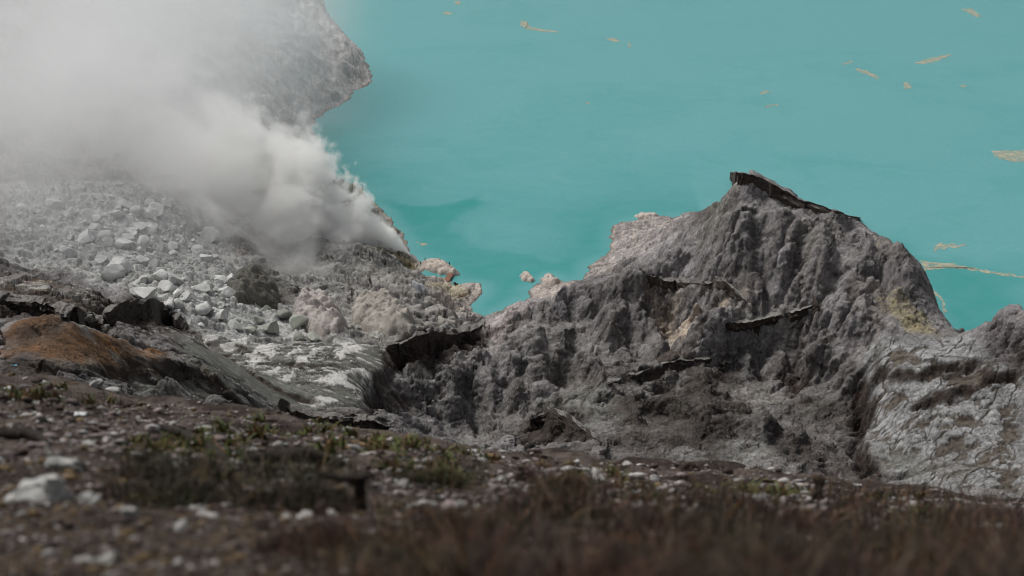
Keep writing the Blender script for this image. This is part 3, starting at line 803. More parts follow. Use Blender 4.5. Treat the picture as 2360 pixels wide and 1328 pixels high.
# ------------------------------------------------------------------ dark beds of rock that stand proud of the softer ground
def mat_strata(name, d1, d2, top):
    n = N(name); p = n.obj()
    bands = n.noise(n.mapping(p, (.12, .12, 1.5)), 1.0, 6, .7, .4)
    gr = n.noise(p, 1.4, 5, .7)
    c = n.mix(n.ramp(n.math('ADD', n.math('MULTIPLY', bands, .6), n.math('MULTIPLY', gr, .4)), .36, .64), d1, d2)
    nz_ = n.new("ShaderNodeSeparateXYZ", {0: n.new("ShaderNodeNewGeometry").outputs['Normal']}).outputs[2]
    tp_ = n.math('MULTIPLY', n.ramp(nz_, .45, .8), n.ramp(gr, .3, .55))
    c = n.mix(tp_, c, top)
    n.bsdf(c, .95, n.bump(n.math('ADD', bands, n.math('MULTIPLY', gr, .7)), .9, .4), .12)
    return n.m
ST_DARK = mat_strata("dark_bedded_rock", (.030, .024, .021), (.088, .074, .066), (.17, .164, .158))
ST_PALE = mat_strata("dark_bedded_rock_pale_top", (.026, .020, .017), (.075, .062, .054), (.225, .22, .21))
def ledge(px, th, back, label, mat, seed=1, rise=.12, proud=.45):
    """lip read off the photo; the face drops th photo pixels below it, the top runs back into the slope"""
    q_ = np.array(px, float); t = np.linspace(0, len(px) - 1, max(40, int(np.hypot(*np.diff(q_, axis=0).T).sum() / 3.2)))
    uu = np.interp(t, range(len(px)), q_[:, 0]); vv = np.interp(t, range(len(px)), q_[:, 1]); tt = np.interp(t, range(len(px)), th)
    n = len(t); k = np.arange(n)
    G = np.maximum(H, HBASE * 0 - 10)
    Yh = np.array([hit(a, b + c * .55, G)[1] for a, b, c in zip(uu, vv, tt)])
    for _ in range(4): Yh[1:-1] = (Yh[:-2] + 2 * Yh[1:-1] + Yh[2:]) / 4
    Yh -= proud
    vv = vv + 2.6 * pn(k * .23, k * 0 + seed, 900 + seed) + 3.0 * (cells(k * .11, k * 0 + .5, 910 + seed)[2] - .5)
    tp = np.array([P(a, b, c) for a, b, c in zip(uu, vv, Yh)])
    dep = np.array([Y_ * CP + (CAM_H - z_) * SP for _, Y_, z_ in tp])
    hh = np.maximum(tt * dep / FPX / CP * 1.4, .25)
    _e = sst(0, .12, k / n) * sst(1, .88, k / n)
    tp[:, 1] += proud * 1.2 * (1 - _e); hh = hh * (.25 + .75 * _e)
    hh = hh * (1 + .22 * pn(k * .17, k * 0 + 3.3, 920 + seed))
    rows = []
    m_ = 9
    joint = 2.4 * (cells(k * .13, k * 0 + 1.5, 930 + seed)[2] - .5)
    for j in range(5):                                     # top, from the back to the lip
        f = 1 - j / 5
        r = tp.copy(); r[:, 1] += back * f; r[:, 2] += back * f * rise - .25 * f * f * back + .25 * pn(k * .3, k * 0 + j, 940 + seed)
        rows.append(r)
    for j in range(m_ + 1):                                # face
        f = j / m_
        r = tp.copy(); r[:, 2] -= hh * f
        bed = 1.1 * (cells(np.full(n, f * 4.2) + .1 * pn(k * .2, k * 0, 5), k * .035, 950 + seed)[2] - .5)
        r[:, 1] += joint * .7 + bed + .5 * pn(k * .35, np.full(n, j * .7), 960 + seed) + .5 * f * (hh * .25)
        r[:, 0] += .25 * pn(k * .4, np.full(n, j * .9), 970 + seed)
        rows.append(r)
    r = rows[-1].copy(); r[:, 1] += 1.2; r[:, 2] -= 2.5; rows.append(r)
    r = rows[-1].copy(); r[:, 1] += back * .8; r[:, 2] -= 1.0; rows.append(r)
    R_ = np.array(rows); nr = len(R_)
    mid_ = R_.mean(1)
    V = R_.reshape(-1, 3)
    id_ = np.arange(nr * n).reshape(nr, n)
    q4 = np.stack([id_[:-1, :-1], id_[1:, :-1], id_[1:, 1:], id_[:-1, 1:]], -1).reshape(-1, 4)
    # close the two ends and the back
    c0 = V.mean(0)
    me = bpy.data.meshes.new("rock_ledge")
    fs = [tuple(a) for a in q4.tolist()] + [tuple(id_[::-1, 0].tolist()), tuple(id_[:, -1].tolist())] + [(int(id_[0, i]), int(id_[0, i + 1]), int(id_[-1, i + 1]), int(id_[-1, i])) for i in range(n - 1)]
    me.from_pydata((V - c0).tolist(), [], fs); me.update()
    o = link("rock_ledge", me, None, mat); o.location = c0
    return tag(o, label, "rock ledge")
ledge([(1687,397),(1705,398),(1725,402),(1785,425),(1840,457),(1925,487),(1985,506)], [44,52,62,54,30,24,8], 5, "dark flat-topped rock slab capping the pointed peak", ST_DARK, 1, -.1, .6)
ledge([(1480,628),(1510,640),(1560,650),(1620,654),(1668,646),(1722,694)], [40,54,44,40,44,8], 6, "dark overhanging ledge above the tan rock, left below the peak", ST_DARK, 2)
ledge([(1640,748),(1700,745),(1800,728),(1888,704)], [44,40,36,34], 7, "long dark tilted ledge with a pale top crossing below the peak", ST_PALE, 3,   .15, .9)
ledge([(888,803),(925,792),(960,774),(1000,768),(1030,770),(1080,762),(1116,750)], [34,44,58,52,40,26,10], 6, "dark broken ledge at the mudflat's far right corner above the gully", ST_DARK, 4)
ledge([(234,724),(262,714),(300,705),(345,704),(388,714),(402,736),(424,764)], [42,52,58,60,50,36,8], 6, "dark blocky layered ledge between the boulders and the orange outcrop", ST_DARK, 5)
ledge([(-30,688),(60,694),(110,702),(170,728),(236,744)], [26,34,30,28,10], 5, "dark bedded ledge at the left edge behind the orange outcrop", ST_DARK, 6)
ledge([(640,934),(720,962),(800,966),(850,968),(905,985)], [16,26,30,28,12], 4, "low dark bedded ledge along the mudflat's near edge", ST_DARK, 7)
ledge([(1400,884),(1480,858),(1570,826),(1640,828),(1690,840)], [14,18,24,22,10], 4, "thin dark ledge in the gully under the long tilted one", ST_DARK, 8)
ledge([(1222,972),(1262,950),(1310,966),(1345,992),(1376,1018)], [24,34,36,28,12], 5, "dark brown overhang low in the gully above the hillside's skyline", ST_DARK, 9)

# ------------------------------------------------------------------ lake
def wcol_mask():
    pass
lake = N("lake_water")
p = lake.obj()
big = lake.noise(lake.mapping(p, (0.008, 0.010, 1)), 1.0, 6, 0.62, 0.6)
sm = lake.noise(lake.mapping(p, (0.04, 0.045, 1)), 1.0, 6, 0.65, 1.2)
teal = lake.attr("clear", False)
f = lake.math('ADD', teal, lake.math('MULTIPLY', lake.math('SUBTRACT', lake.math('ADD', lake.math('MULTIPLY', big, .6), lake.math('MULTIPLY', sm, .4)), .5), 1.9), clamp=True)
lc = lake.mix(f, (0.106, 0.306, 0.322), (0.014, 0.222, 0.214))
rip = lake.noise(lake.mapping(p, (0.35, 0.9, 1)), 1.0, 5, 0.6)
b = lake.bump(rip, 0.5, 0.3)
fine_n = lake.noise(lake.mapping(p, (0.5, 1.0, 1)), 1.0, 3, 0.6)
lc2 = lake.mix(lake.math('MULTIPLY', lake.ramp(fine_n, .3, .7), .26), lc, (0.05, 0.215, 0.215))
lake.bsdf(lc2, 0.42, b, 0.2)
# water sheet with a soft 'clear' field: less suspended sulphur close to the shore, and the streaks drawn by the wind
wxs = np.concatenate([np.linspace(-1200, -300, 10)[:-1], np.arange(-300, 420, 3.0), np.linspace(420, 1400, 12)])
wys = np.concatenate([np.arange(440, 1000, 3.0), np.linspace(1000, 2600, 40)])
WX, WY = np.meshgrid(wxs, wys)
def wp(px): return [W(u, v)[:2] for u, v in px]
near = sdf(SHORE, WX, WY)
clear = 0.85 * np.exp(-np.clip(near, 0, None) / 45.0) * sst(760, 560, WY) * (WX < 90)
wxp = WX + 6 * fbm(WX / 25, WY / 25, 301, 4); wyp = WY + 9 * fbm(WX / 25, WY / 25, 311, 4)
def wmask(px, a, fe):
    global clear
    clear = np.maximum(clear, a * sst(-fe, fe, sdf(wp(px), wxp, wyp)))
wmask([(840,450),(900,465),(980,470),(1060,462),(1092,455),(1085,490),(1030,520),(1100,560),(1200,585),(1330,600),(1360,610),(1340,660),(1200,690),(1090,740),(1080,640),(950,580),(890,490)], .85, 5)
wmask([(900,470),(980,465),(1090,455),(1060,500),(960,520)], 1.0, 3)
wmask([(2060,560),(2150,600),(2359,640),(2359,780),(2100,790)], .62, 14)
wmask([(2120,660),(2200,690),(2260,740),(2230,790),(2150,790)], .9, 9)
wmask([(725,300),(760,290),(780,340),(820,410),(850,450),(800,440),(740,380)], .7, 12)
clear = clear * (.35 + .65 * sst(1, 9, near))
clear = np.clip(clear + .10 * sst(900, 650, WY), 0, 1)
nyw, nxw = WX.shape
ii = np.arange(nyw * nxw).reshape(nyw, nxw)
qw = np.stack([ii[:-1, :-1], ii[:-1, 1:], ii[1:, 1:], ii[1:, :-1]], -1).reshape(-1, 4)
me = mesh_np("lake", np.stack([WX.ravel(), WY.ravel(), np.zeros(WX.size)], 1), qw)
vfloat(me, "clear", clear.ravel())
o = link("lake_water", me, None, lake.m); tag(o, kind="structure")
# lake bed so that nothing ends in the void
me = mesh_np("bed", np.array([[-3000, 150, -9], [3000, 150, -9], [3000, 5000, -9], [-3000, 5000, -9]]), np.array([[0, 1, 2, 3]]))
nb = N("lake_bed"); nb.bsdf((.2, .25, .22, 1)); o = link("ground", me, None, nb.m); tag(o, kind="structure")

# ------------------------------------------------------------------ sulphur scum floating on the lake
fo = N("sulphur_scum")
pf_ = fo.obj()
fn = fo.noise(pf_, 0.25, 5, .65)
fhol = fo.ramp(fo.math('ADD', fo.math('MULTIPLY', fo.noise(fo.mapping(pf_, (.5, 1.0, 1)), .9, 5, .7), .6), fo.math('MULTIPLY', fn, .4)), .37, .55)
fb = fo.bsdf(fo.mix(fo.ramp(fn, .35, .65), (.40, .37, .27), (.50, .45, .33)), .8, None, .1)
fo.l.new(fo.math('MULTIPLY_ADD', fhol, .64, .03), fb.inputs['Alpha'])
def scum(px, label, w=None, group="sulphur scum patches on the lake"):
    """outline from px: flat raft 6 cm thick"""
    if w is not None:                               # a streak: centre line with widths (photo pixels)
        up, dn = [], []
        for i, ((u, v), ww) in enumerate(zip(px, w)):
            up.append((u, v - ww / 2)); dn.append((u, v + ww / 2))
        px = up + dn[::-1]
    q_ = [W(u, v)[:2] for u, v in px]
    out = []
    for i in range(len(q_)):                        # ragged rim
        a, b_ = np.array(q_[i]), np.array(q_[(i + 1) % len(q_)])
        L = np.hypot(*(b_ - a)); nseg = max(2, int(L / .8))
        for s in range(nseg):
            t = s / nseg
            pt = a + (b_ - a) * t
            out.append(pt)
    out = np.array(out)
    e = 1.1
    out = out + e * np.stack([fbm(out[:, 0] / 2.5, out[:, 1] / 2.5, 401, 3), 1.6 * fbm(out[:, 0] / 2.5, out[:, 1] / 2.5, 411, 3)], 1)
    c = out.mean(0)
    n = len(out)
    me = bpy.data.meshes.new("scum_patch")
    vs = [(x - c[0], y - c[1], .06) for x, y in out] + [(x - c[0], y - c[1], -.05) for x, y in out]
    fs = [list(range(n))] + [[i, i + n, (i + 1) % n + n, (i + 1) % n] for i in range(n)]
    me.from_pydata(vs, [], fs); me.update()
    o = link("scum_patch", me, None, fo.m); o.location = (c[0], c[1], 0)
    return tag(o, label, "scum patch", group)
scum([(2286,350),(2310,348),(2359,346),(2400,350),(2400,372),(2340,374),(2305,366),(2290,358)], "large tan scum raft cut by the right edge of the picture")
scum([(1200,50),(1212,48),(1222,62),(1250,68),(1285,73),(1287,75),(1250,73),(1215,68),(1200,58)], "hooked tan scum streak near the top centre of the lake")
scum([(1017,30),(1030,26),(1046,31),(1030,35)], "small oval scum patch near the top of the lake, left of the hooked streak")
scum([(1048,4),(1060,2),(1062,10),(1050,12)], "tiny scum dab touching the top edge of the picture")
scum([(1398,90),(1415,87),(1430,96),(1412,97)], "small tan scum fleck right of the hooked streak")
scum([(2108,145),(2130,138),(2165,130),(2190,125),(2192,127),(2160,142),(2120,148)], "long diagonal tan scum streak in the upper right of the lake")
scum([(1970,158),(1995,162),(2012,170),(2025,180),(2022,183),(1998,172),(1975,163)], "curved thin scum streak left of the small round patch")
scum([(2080,190),(2095,191),(2102,204),(2085,206)], "small round scum patch under the long diagonal streak")
scum([(1750,214),(1765,209),(1780,213),(1764,215),(1754,219)], "small scum curl in the middle right of the lake")
scum([(1762,244),(1795,240),(1796,242),(1764,247)], "thin short scum line below the small curl")
scum([(2215,22),(2240,20),(2262,38),(2248,40),(2230,28)], "tan scum patch near the top right of the lake")
scum([(1942,146),(1965,141),(1966,144),(1945,149)], "faint short scum dash above the curved thin streak")
scum([(2210,197),(2228,196),(2228,200),(2212,201)], "tiny scum fleck right of the small round patch")
scum([(2152,575),(2166,560),(2190,563),(2228,564),(2230,568),(2200,570),(2172,573),(2150,578)], "tan scum patch off the ridge's right shore, higher of the two")
scum([(2118,600),(2150,606),(2195,608),(2240,618),(2300,628),(2359,637),(2390,642),(2390,647),(2300,633),(2235,622),(2185,616),(2150,624),(2132,622)], "long tan scum tongue running from the ridge to the right edge")
scum([(2148,668),(2160,674),(2172,690),(2180,710),(2178,726),(2174,726),(2172,706),(2164,688),(2152,676)], "thin arc of yellowish scum hugging the ridge's right shore")
scum([(2240,768),(2262,757),(2275,754),(2262,766),(2246,776)], "cream scum wedge in the notch beside the dark right hand rocks")
scum([(960,556),(972,560),(988,565),(972,565)], "pale scum sliver off the sulphur vent")
scum([(1352,236),(1356,235),(1357,240),(1353,241)], "pinhead scum fleck alone in the middle of the lake")
scum([(1448,100),(1452,98),(1453,112),(1449,110)], "tiny upright scum dash right of the small tan fleck")

# ------------------------------------------------------------------ rocks
def rock_mesh(name, seed, cuts=9, sub=3, rnd=.07):
    """angular stone: a sphere cut by random planes, then roughened"""
    import bmesh
    r_ = np.random.default_rng(seed)
    bm = bmesh.new()
    bmesh.ops.create_icosphere(bm, subdivisions=sub, radius=1.0)
    v = np.array([x.co[:] for x in bm.verts])
    for c in range(cuts):
        nrm = r_.normal(size=3); nrm /= np.linalg.norm(nrm)
        d = r_.uniform(.36, .72)
        s = v @ nrm
        over = s > d
        v[over] -= np.outer(s[over] - d, nrm) * .94
    v += rnd * .5 * np.stack([fbm(v[:, 0] * 2.1 + seed + k, v[:, 1] * 2.1 + v[:, 2] * 1.7, 500 + seed + k, 3) for k in range(3)], 1)
    v[:, 2] *= r_.uniform(.65, .95)
    v[:, 0] *= r_.uniform(.85, 1.3)
    for x, c in zip(bm.verts, v): x.co = c
    me = bpy.data.meshes.new(name)
    bm.to_mesh(me); bm.free()
    return me
def mat_stone(name, c1, c2, scale=1.0, bump=.6, lich=None):
    n = N(name)
    p = n.obj()
    a = n.noise(p, 1.3 * scale, 6, .62); b = n.noise(p, 7 * scale, 4, .65)
    oi = n.new("ShaderNodeObjectInfo").outputs['Random']
    f = n.ramp(n.math('ADD', n.math('MULTIPLY', a, .65), n.math('MULTIPLY', b, .35)), .33, .66)
    c = n.mix(f, c1, c2)
    k = n.math('ADD', .82, n.math('MULTIPLY', oi, .36))
    c = n.mix(1.0, c, n.new("ShaderNodeCombineColor", {0: k, 1: k, 2: k}).outputs[0], 'MULTIPLY')
    if lich: c = n.mix(n.math('MULTIPLY', n.ramp(n.noise(p, 2.0 * scale, 5, .7), .55, .68), .8), c, lich)
    n.bsdf(c, .92, n.bump(n.math('ADD', a, n.math('MULTIPLY', b, .4)), bump, .25), .15)
    return n.m
S_BOULD = mat_stone("pale_boulder_stone", (.41, .415, .405), (.58, .585, .57))
S_BLOCK = mat_stone("greenish_block_stone", (.22, .235, .205), (.33, .345, .305))
S_PINK = mat_stone("pinkish_outcrop_stone", (.27, .245, .235), (.46, .405, .385), .9, .9, (.11, .105, .09))
S_BUFF = mat_stone("buff_outcrop_stone", (.20, .195, .175), (.40, .37, .335), 1.1, 1.0, (.10, .10, .085))
S_SHORE = mat_stone("pale_shore_stone", (.36, .30, .275), (.52, .45, .415), 1.0, .9, (.27, .20, .12))
S_BLUE = mat_stone("bluish_slab_stone", (.33, .35, .375), (.40, .42, .445))
S_DARK = mat_stone("dark_rock", (.05, .042, .038), (.10, .088, .080))
S_WHITE = mat_stone("white_weathered_stone", (.33, .33, .32), (.52, .515, .50), 1.2, .5, (.14, .12, .10))
VAR = [rock_mesh("boulder_shape", 20 + i, 8 + i % 4) for i in range(12)]
def rock(u, v, size, label, cat="boulder", mat=S_BOULD, group=None, name="boulder", var=None, sq=(1, 1, 1), rz=None, sink=.36, G=None, tilt=0.35):
    x, y, z = ground(u, v)
    me = VAR[var if var is not None else random.randrange(len(VAR))]
    o = bpy.data.objects.new(name, me)
    sc.collection.objects.link(o)
    if not me.materials: me.materials.append(mat)
    o.material_slots[0].link = 'OBJECT'; o.material_slots[0].material = mat
    s = size * .5
    o.scale = (s * sq[0], s * sq[1], s * sq[2])
    o.rotation_euler = (random.uniform(-tilt, tilt), random.uniform(-tilt, tilt), random.uniform(0, 6.28) if rz is None else rz)
    o.location = (x, y, z + s * sq[2] * (.75 - sink))
    return tag(o, label, cat, group)
# named blocks at the foot of the slope (photo pixel, metres)
BLK = [(616,722,5.0,"squarish greenish block at the foot of the slope, leftmost beside the dark bank"),
       (658,738,7.0,"large pale greenish block tilted toward the lake, between two squarish blocks"),
       (690,752,6.5,"tall greenish grey block leaning against the pink outcrop"),
       (732,762,7.5,"greenish block in front of the pink outcrop's dark hollow"),
       (625,770,9.0,"largest greenish block with a striped face above the white crust"),
       (597,745,5.0,"rounded grey block left of the striped one"),
       (690,785,4.5,"upright greenish block beneath the leaning one"),
       (724,785,4.5,"low greenish block lying at the edge of the mudflat"),
       (578,770,4.5,"small grey block left of the mudflat crust"),
       (530,690,8.0,"pale pyramid boulder beside the dark mound"),
       (335,690,10.0,"broad pale boulder behind the dark ledge's end"),
       (540,760,6.5,"dark grey boulder half buried above the mudflat")]
for u, v, s, lb in BLK:
    rock(u, v, s, lb, "boulder", S_BLOCK if u > 550 else S_BOULD, "big blocks at the foot of the slope", rz=random.uniform(0, 6))
tal_px = [(310,440),(430,480),(500,560),(560,640),(520,700),(500,745),(420,735),(320,672),(250,610),(150,590),(60,520),(30,450),(160,430)]
tp = np.array(tal_px, float)
GL = "pale grey boulder lying among the jumbled rockfall below the steam"
n_b = 0
BIG = [(275,625,9),(330,535,9),(290,575,8),(250,555,7),(360,500,8),(480,555,9),(355,620,7),(330,610,6),(360,655,8),(310,610,5),(400,575,6),(200,560,9),(160,590,7),(260,645,9),(310,500,5),(130,480,8),(395,655,6),(440,690,6),(470,720,6),(330,650,5)]
for u, v, s in BIG:
    rock(u, v, s, GL, "boulder", S_BOULD, "boulders of the rockfall"); n_b += 1
while n_b < 292:
    u = random.uniform(0, 620); v = random.uniform(420, 790)
    if sdf(tp, np.array([u]), np.array([v]))[0] < -12: continue
    s = min(6.5, 1.7 * random.paretovariate(1.9))
    rock(u, v, s, GL, "boulder", S_BOULD, "boulders of the rockfall"); n_b += 1

# large outcrops, slab, dark mound, shore islets: roughened lumps that sit in the ground
def lump(name, pxs, depth, height, label, cat, mat, rough=.5, cells_=0, seed=1, res=.5, zoff=-1.0, group=None, wl=False):
    """a rock mass on the outline pxs (photo pixels): its footprint on the ground, domed up by height"""
    fp_ = np.array([(W(u, v)[:2] if wl else ground(u, v)[:2]) for u, v in pxs])
    x0, y0 = fp_.min(0) - 3; x1, y1 = fp_.max(0) + 3
    X, Y = np.meshgrid(np.arange(x0, x1, res), np.arange(y0, y1, res))
    d = sdf(fp_, X + .9 * fbm(X / 4, Y / 4, 600 + seed, 3), Y + .9 * fbm(X / 4, Y / 4, 610 + seed, 3))
    t = np.clip(d / depth, 0, 1)
    g = (X * 0) if wl else bil(H, GX0, GY0, 1.0, X, Y)
    dome = height * np.sqrt(np.clip(1 - (1 - t) ** 2, 0, 1)) * (1 + .35 * fbm(X / 6, Y / 6, 620 + seed, 3))
    rl = rough * (fbm(X / 2.2, Y / 2.2, 630 + seed, 4, .6) + .6 * (ridged(X / 5, Y / 5, 640 + seed, 3) - .6)) * sst(0, .5, t)
    Z = g + np.where(d > 0, dome + rl, np.maximum(d * 2.5, -3)) + np.where(d > 0, .1, 0)
    ny, nx = X.shape
    id_ = np.arange(nx * ny).reshape(ny, nx)
    qq = np.stack([id_[:-1, :-1], id_[:-1, 1:], id_[1:, 1:], id_[1:, :-1]], -1).reshape(-1, 4)
    qq = qq[d.ravel()[qq].max(1) > -.9]
    used = np.unique(qq); rm = np.zeros(nx * ny, int); rm[used] = np.arange(len(used))
    c = np.array([X.ravel()[used].mean(), Y.ravel()[used].mean(), 0])
    c[2] = Z.ravel()[used].min()
    me = mesh_np(name, np.stack([X.ravel()[used], Y.ravel()[used], Z.ravel()[used]], 1) - c, rm[qq])
    sc_ = 1.0
    o = link(name, me, None, mat); o.location = c
    return tag(o, label, cat, group)
def mat_lump(name, c1, c2, c3):
    n = N(name); p = n.obj()
    a = n.noise(p, .22, 6, .65); b = n.noise(p, 1.1, 5, .7); c = n.noise(p, .5, 6, .75)
    cc = n.mix(n.ramp(n.math('ADD', n.math('MULTIPLY', a, .5), n.math('MULTIPLY', b, .5)), .36, .64), c1, c2)
    cc = n.mix(n.math('MULTIPLY', n.ramp(c, .54, .66), .85), cc, c3)
    n.bsdf(cc, .95, n.bump(n.math('ADD', n.math('MULTIPLY', b, 1.0), c), .9, .5), .12)
    return n.m
L_PINK = mat_lump("pink_grey_rock", (.33, .30, .287), (.48, .435, .415), (.13, .125, .11))
L_BUFF = mat_lump("buff_grey_rock", (.25, .24, .215), (.42, .385, .35), (.10, .10, .085))
L_SHORE = mat_lump("pale_shore_rock", (.40, .35, .315), (.56, .50, .455), (.26, .21, .15))
L_MOUND = mat_lump("dark_rubble_rock", (.07, .064, .055), (.155, .15, .132), (.23, .225, .20))
lump("rock_outcrop", [(676,722),(690,690),(715,680),(745,695),(785,730),(798,760),(780,775),(740,775),(700,765),(680,745)], 6, 7.0, "pinkish grey cracked outcrop behind the greenish blocks", "outcrop", L_PINK, .7, seed=3)
lump("rock_outcrop", [(810,720),(830,695),(870,690),(920,715),(955,745),(950,770),(900,775),(850,765),(815,745)], 6, 5.0, "buff speckled outcrop right of the pinkish one, above the mudflat", "outcrop", L_BUFF, .8, seed=5)
lump("rubble_mound", [(520,670),(545,640),(585,630),(620,650),(645,690),(640,715),(590,712),(545,700)], 9, 6.0, "dark rubbly mound under the drifting steam left of the pinkish outcrop", "mound", L_MOUND, .9, seed=7)
lump("rock_slab", [(948,668),(958,658),(978,664),(980,676),(966,680)], 1.0, 2.8, "flat bluish white slab lying on the grey slope near the jetty", "slab", S_BLUE, .1, seed=9, res=.3)
lump("islet", [(972,612),(990,603),(1015,604),(1040,618),(1060,635),(1045,637),(1010,632),(985,625)], 4, 2.6, "pale tan islet where a dark clothed person stands, by the jetty", "islet", L_SHORE, .45, seed=11, res=.35, wl=True)
lump("islet", [(1198,638),(1205,632),(1220,633),(1232,645),(1225,652),(1206,650)], 3, 2.0, "small round pale islet off the ridge's shore", "islet", L_SHORE, .35, seed=13, res=.3, wl=True)
lump("islet", [(1244,648),(1258,637),(1275,640),(1292,652),(1275,662),(1252,656)], 3, 2.2, "pale shore rock with a small dark figure on it", "islet", L_SHORE, .4, seed=15, res=.3, wl=True)
lump("islet", [(1458,499),(1480,493),(1510,493),(1520,499),(1490,504),(1465,503)], 3, 1.2, "thin pale spit of rock left of the peak's foot", "islet", L_SHORE, .35, seed=17, res=.4, wl=True)

# ------------------------------------------------------------------ people at the shore
cloth_dark = N("dark_clothing"); cloth_dark.bsdf((.012, .012, .014, 1), .9)
cloth_brown = N("brown_clothing"); cloth_brown.bsdf((.05, .035, .025, 1), .9)
skin_m = N("skin"); skin_m.bsdf((.22, .12, .07, 1), .6)
hair_m = N("black_hair"); hair_m.bsdf((.01, .009, .009, 1), .6)
def skin_mesh(name, joints, edges, radii, levels=1):
    me = bpy.data.meshes.new(name + "_bones")
    me.from_pydata(joints, edges, []); me.update()
    o = bpy.data.objects.new(name + "_bones", me); sc.collection.objects.link(o)
    o.modifiers.new("s", 'SKIN')
    for i, r_ in enumerate(radii): me.skin_vertices[0].data[i].radius = (r_, r_) if not isinstance(r_, tuple) else r_
    me.skin_vertices[0].data[0].use_root = True
    sub = o.modifiers.new("d", 'SUBSURF'); sub.levels = levels; sub.render_levels = levels
    dg = bpy.context.evaluated_depsgraph_get(); dg.update()
    m2 = bpy.data.meshes.new_from_object(o.evaluated_get(dg))
    m2.name = name
    bpy.data.objects.remove(o); bpy.data.meshes.remove(me)
    for p_ in m2.polygons: p_.use_smooth = True
    m2.materials.clear()
    return m2
def body(pose):
    J = {'pel': (0, 0, .95), 'chest': (0, .0, 1.28), 'neck': (0, 0, 1.46), 'head': (0, .01, 1.58), 'crown': (0, .01, 1.68)}
    for s, k in ((-1, 'l'), (1, 'r')):
        J['hip' + k] = (s * .10, 0, .90); J['knee' + k] = (s * .12, -.03, .48); J['ank' + k] = (s * .13, 0, .08); J['toe' + k] = (s * .14, -.16, .04)
        J['sh' + k] = (s * .19, 0, 1.40); J['elb' + k] = (s * .26, .02, 1.12); J['wri' + k] = (s * .25, -.06, .88); J['han' + k] = (s * .25, -.09, .78)
    if pose == 'bend':
        J.update(chest=(0, -.22, 1.18), neck=(0, -.36, 1.27), head=(0, -.45, 1.33), crown=(0, -.52, 1.38), shl=(-.19, -.30, 1.22), shr=(.19, -.30, 1.22),
                 elbl=(-.24, -.38, .96), elbr=(.24, -.38, .96), wril=(-.2, -.44, .74), wrir=(.2, -.44, .74), hanl=(-.18, -.46, .64), hanr=(.18, -.46, .64))
    if pose == 'sit':
        J.update(pel=(0, 0, .22), chest=(0, -.04, .55), neck=(0, -.05, .73), head=(0, -.07, .85), crown=(0, -.07, .95), shl=(-.19, -.05, .67), shr=(.19, -.05, .67),
                 elbl=(-.25, -.14, .42), elbr=(.25, -.14, .42), wril=(-.18, -.33, .38), wrir=(.18, -.33, .38), hanl=(-.14, -.40, .36), hanr=(.14, -.40, .36),
                 hipl=(-.1, 0, .2), hipr=(.1, 0, .2), kneel=(-.14, -.4, .42), kneer=(.14, -.4, .42), ankl=(-.13, -.45, .06), ankr=(.13, -.45, .06), toel=(-.13, -.6, .03), toer=(.13, -.6, .03))
    if pose == 'walk':
        J.update(kneel=(-.12, -.2, .5), ankl=(-.12, -.22, .1), toel=(-.12, -.38, .06), kneer=(.12, .08, .48), ankr=(.12, .3, .12), toer=(.12, .2, .03), wril=(-.22, .12, .88), hanl=(-.22, .14, .79))
    keys = list(J); ix = {k: i for i, k in enumerate(keys)}
    E = [('pel', 'chest'), ('chest', 'neck'), ('neck', 'head'), ('head', 'crown')]
    for k in 'lr':
        E += [('pel', 'hip' + k), ('hip' + k, 'knee' + k), ('knee' + k, 'ank' + k), ('ank' + k, 'toe' + k), ('chest', 'sh' + k), ('sh' + k, 'elb' + k), ('elb' + k, 'wri' + k), ('wri' + k, 'han' + k)]
    rad = {'pel': .15, 'chest': .16, 'neck': .06, 'head': .105, 'crown': .08, 'hip': .10, 'knee': .075, 'ank': .05, 'toe': .045, 'sh': .075, 'elb': .055, 'wri': .04, 'han': .045}
    R_ = [rad[k] if k in rad else rad[k[:-1]] for k in keys]
    return skin_mesh("person", [J[k] for k in keys], [(ix[a], ix[b]) for a, b in E], R_)
BODIES = {k: body(k) for k in ('stand', 'bend', 'sit', 'walk')}
def hair():
    import bmesh
    bm = bmesh.new(); bmesh.ops.create_uvsphere(bm, u_segments=10, v_segments=7, radius=.125)
    for v in bm.verts:
        if v.co.z < -.02 and v.co.y < 0: v.co *= .8
    me = bpy.data.meshes.new("hair"); bm.to_mesh(me); bm.free(); me.materials.append(hair_m.m)
    return me
HAIR = hair()
HEADS = {'stand': (0, .02, 1.63), 'bend': (0, -.48, 1.37), 'sit': (0, -.06, .90), 'walk': (0, .02, 1.63)}
def person(u, v, pose, label, rz, mat, z=None, group=None, lift=0):
    x, y, zz = ground(u, v) if z is None else W(u, v, z)
    o = bpy.data.objects.new("person", BODIES[pose]); sc.collection.objects.link(o)
    if not BODIES[pose].materials: BODIES[pose].materials.append(mat)
    o.material_slots[0].link = 'OBJECT'; o.material_slots[0].material = mat
    bpy.context.view_layer.update()
    ok_, loc_, *_r = sc.ray_cast(bpy.context.evaluated_depsgraph_get(), Vector((x, y, 200)), Vector((0, 0, -1)))
    o.location = (x, y, (loc_.z if ok_ and loc_.z < zz + 12 else zz) - .03); o.rotation_euler = (0, 0, rz)
    h = link("hair", HAIR, o); h.location = HEADS[pose]
    return tag(o, label, "person", group)
person(1036, 622, 'stand', "person in dark clothes standing on the pale islet above the brown jetty", 2.6, cloth_dark.m, z=0.8)
person(826, 582, 'stand', "person in dark clothes standing alone on the slope under the steam", 1.2, cloth_dark.m)
person(970, 612, 'stand', "person in dark clothes nearest the islet in the group below the vent", .4, cloth_dark.m, group="people below the vent")
person(980, 611, 'walk', "person in dark clothes walking toward the islet from the group below the vent", -1.2, cloth_dark.m, group="people below the vent")
person(960, 615, 'bend', "person bending over beside the group below the vent", 2.0, cloth_brown.m, group="people below the vent")
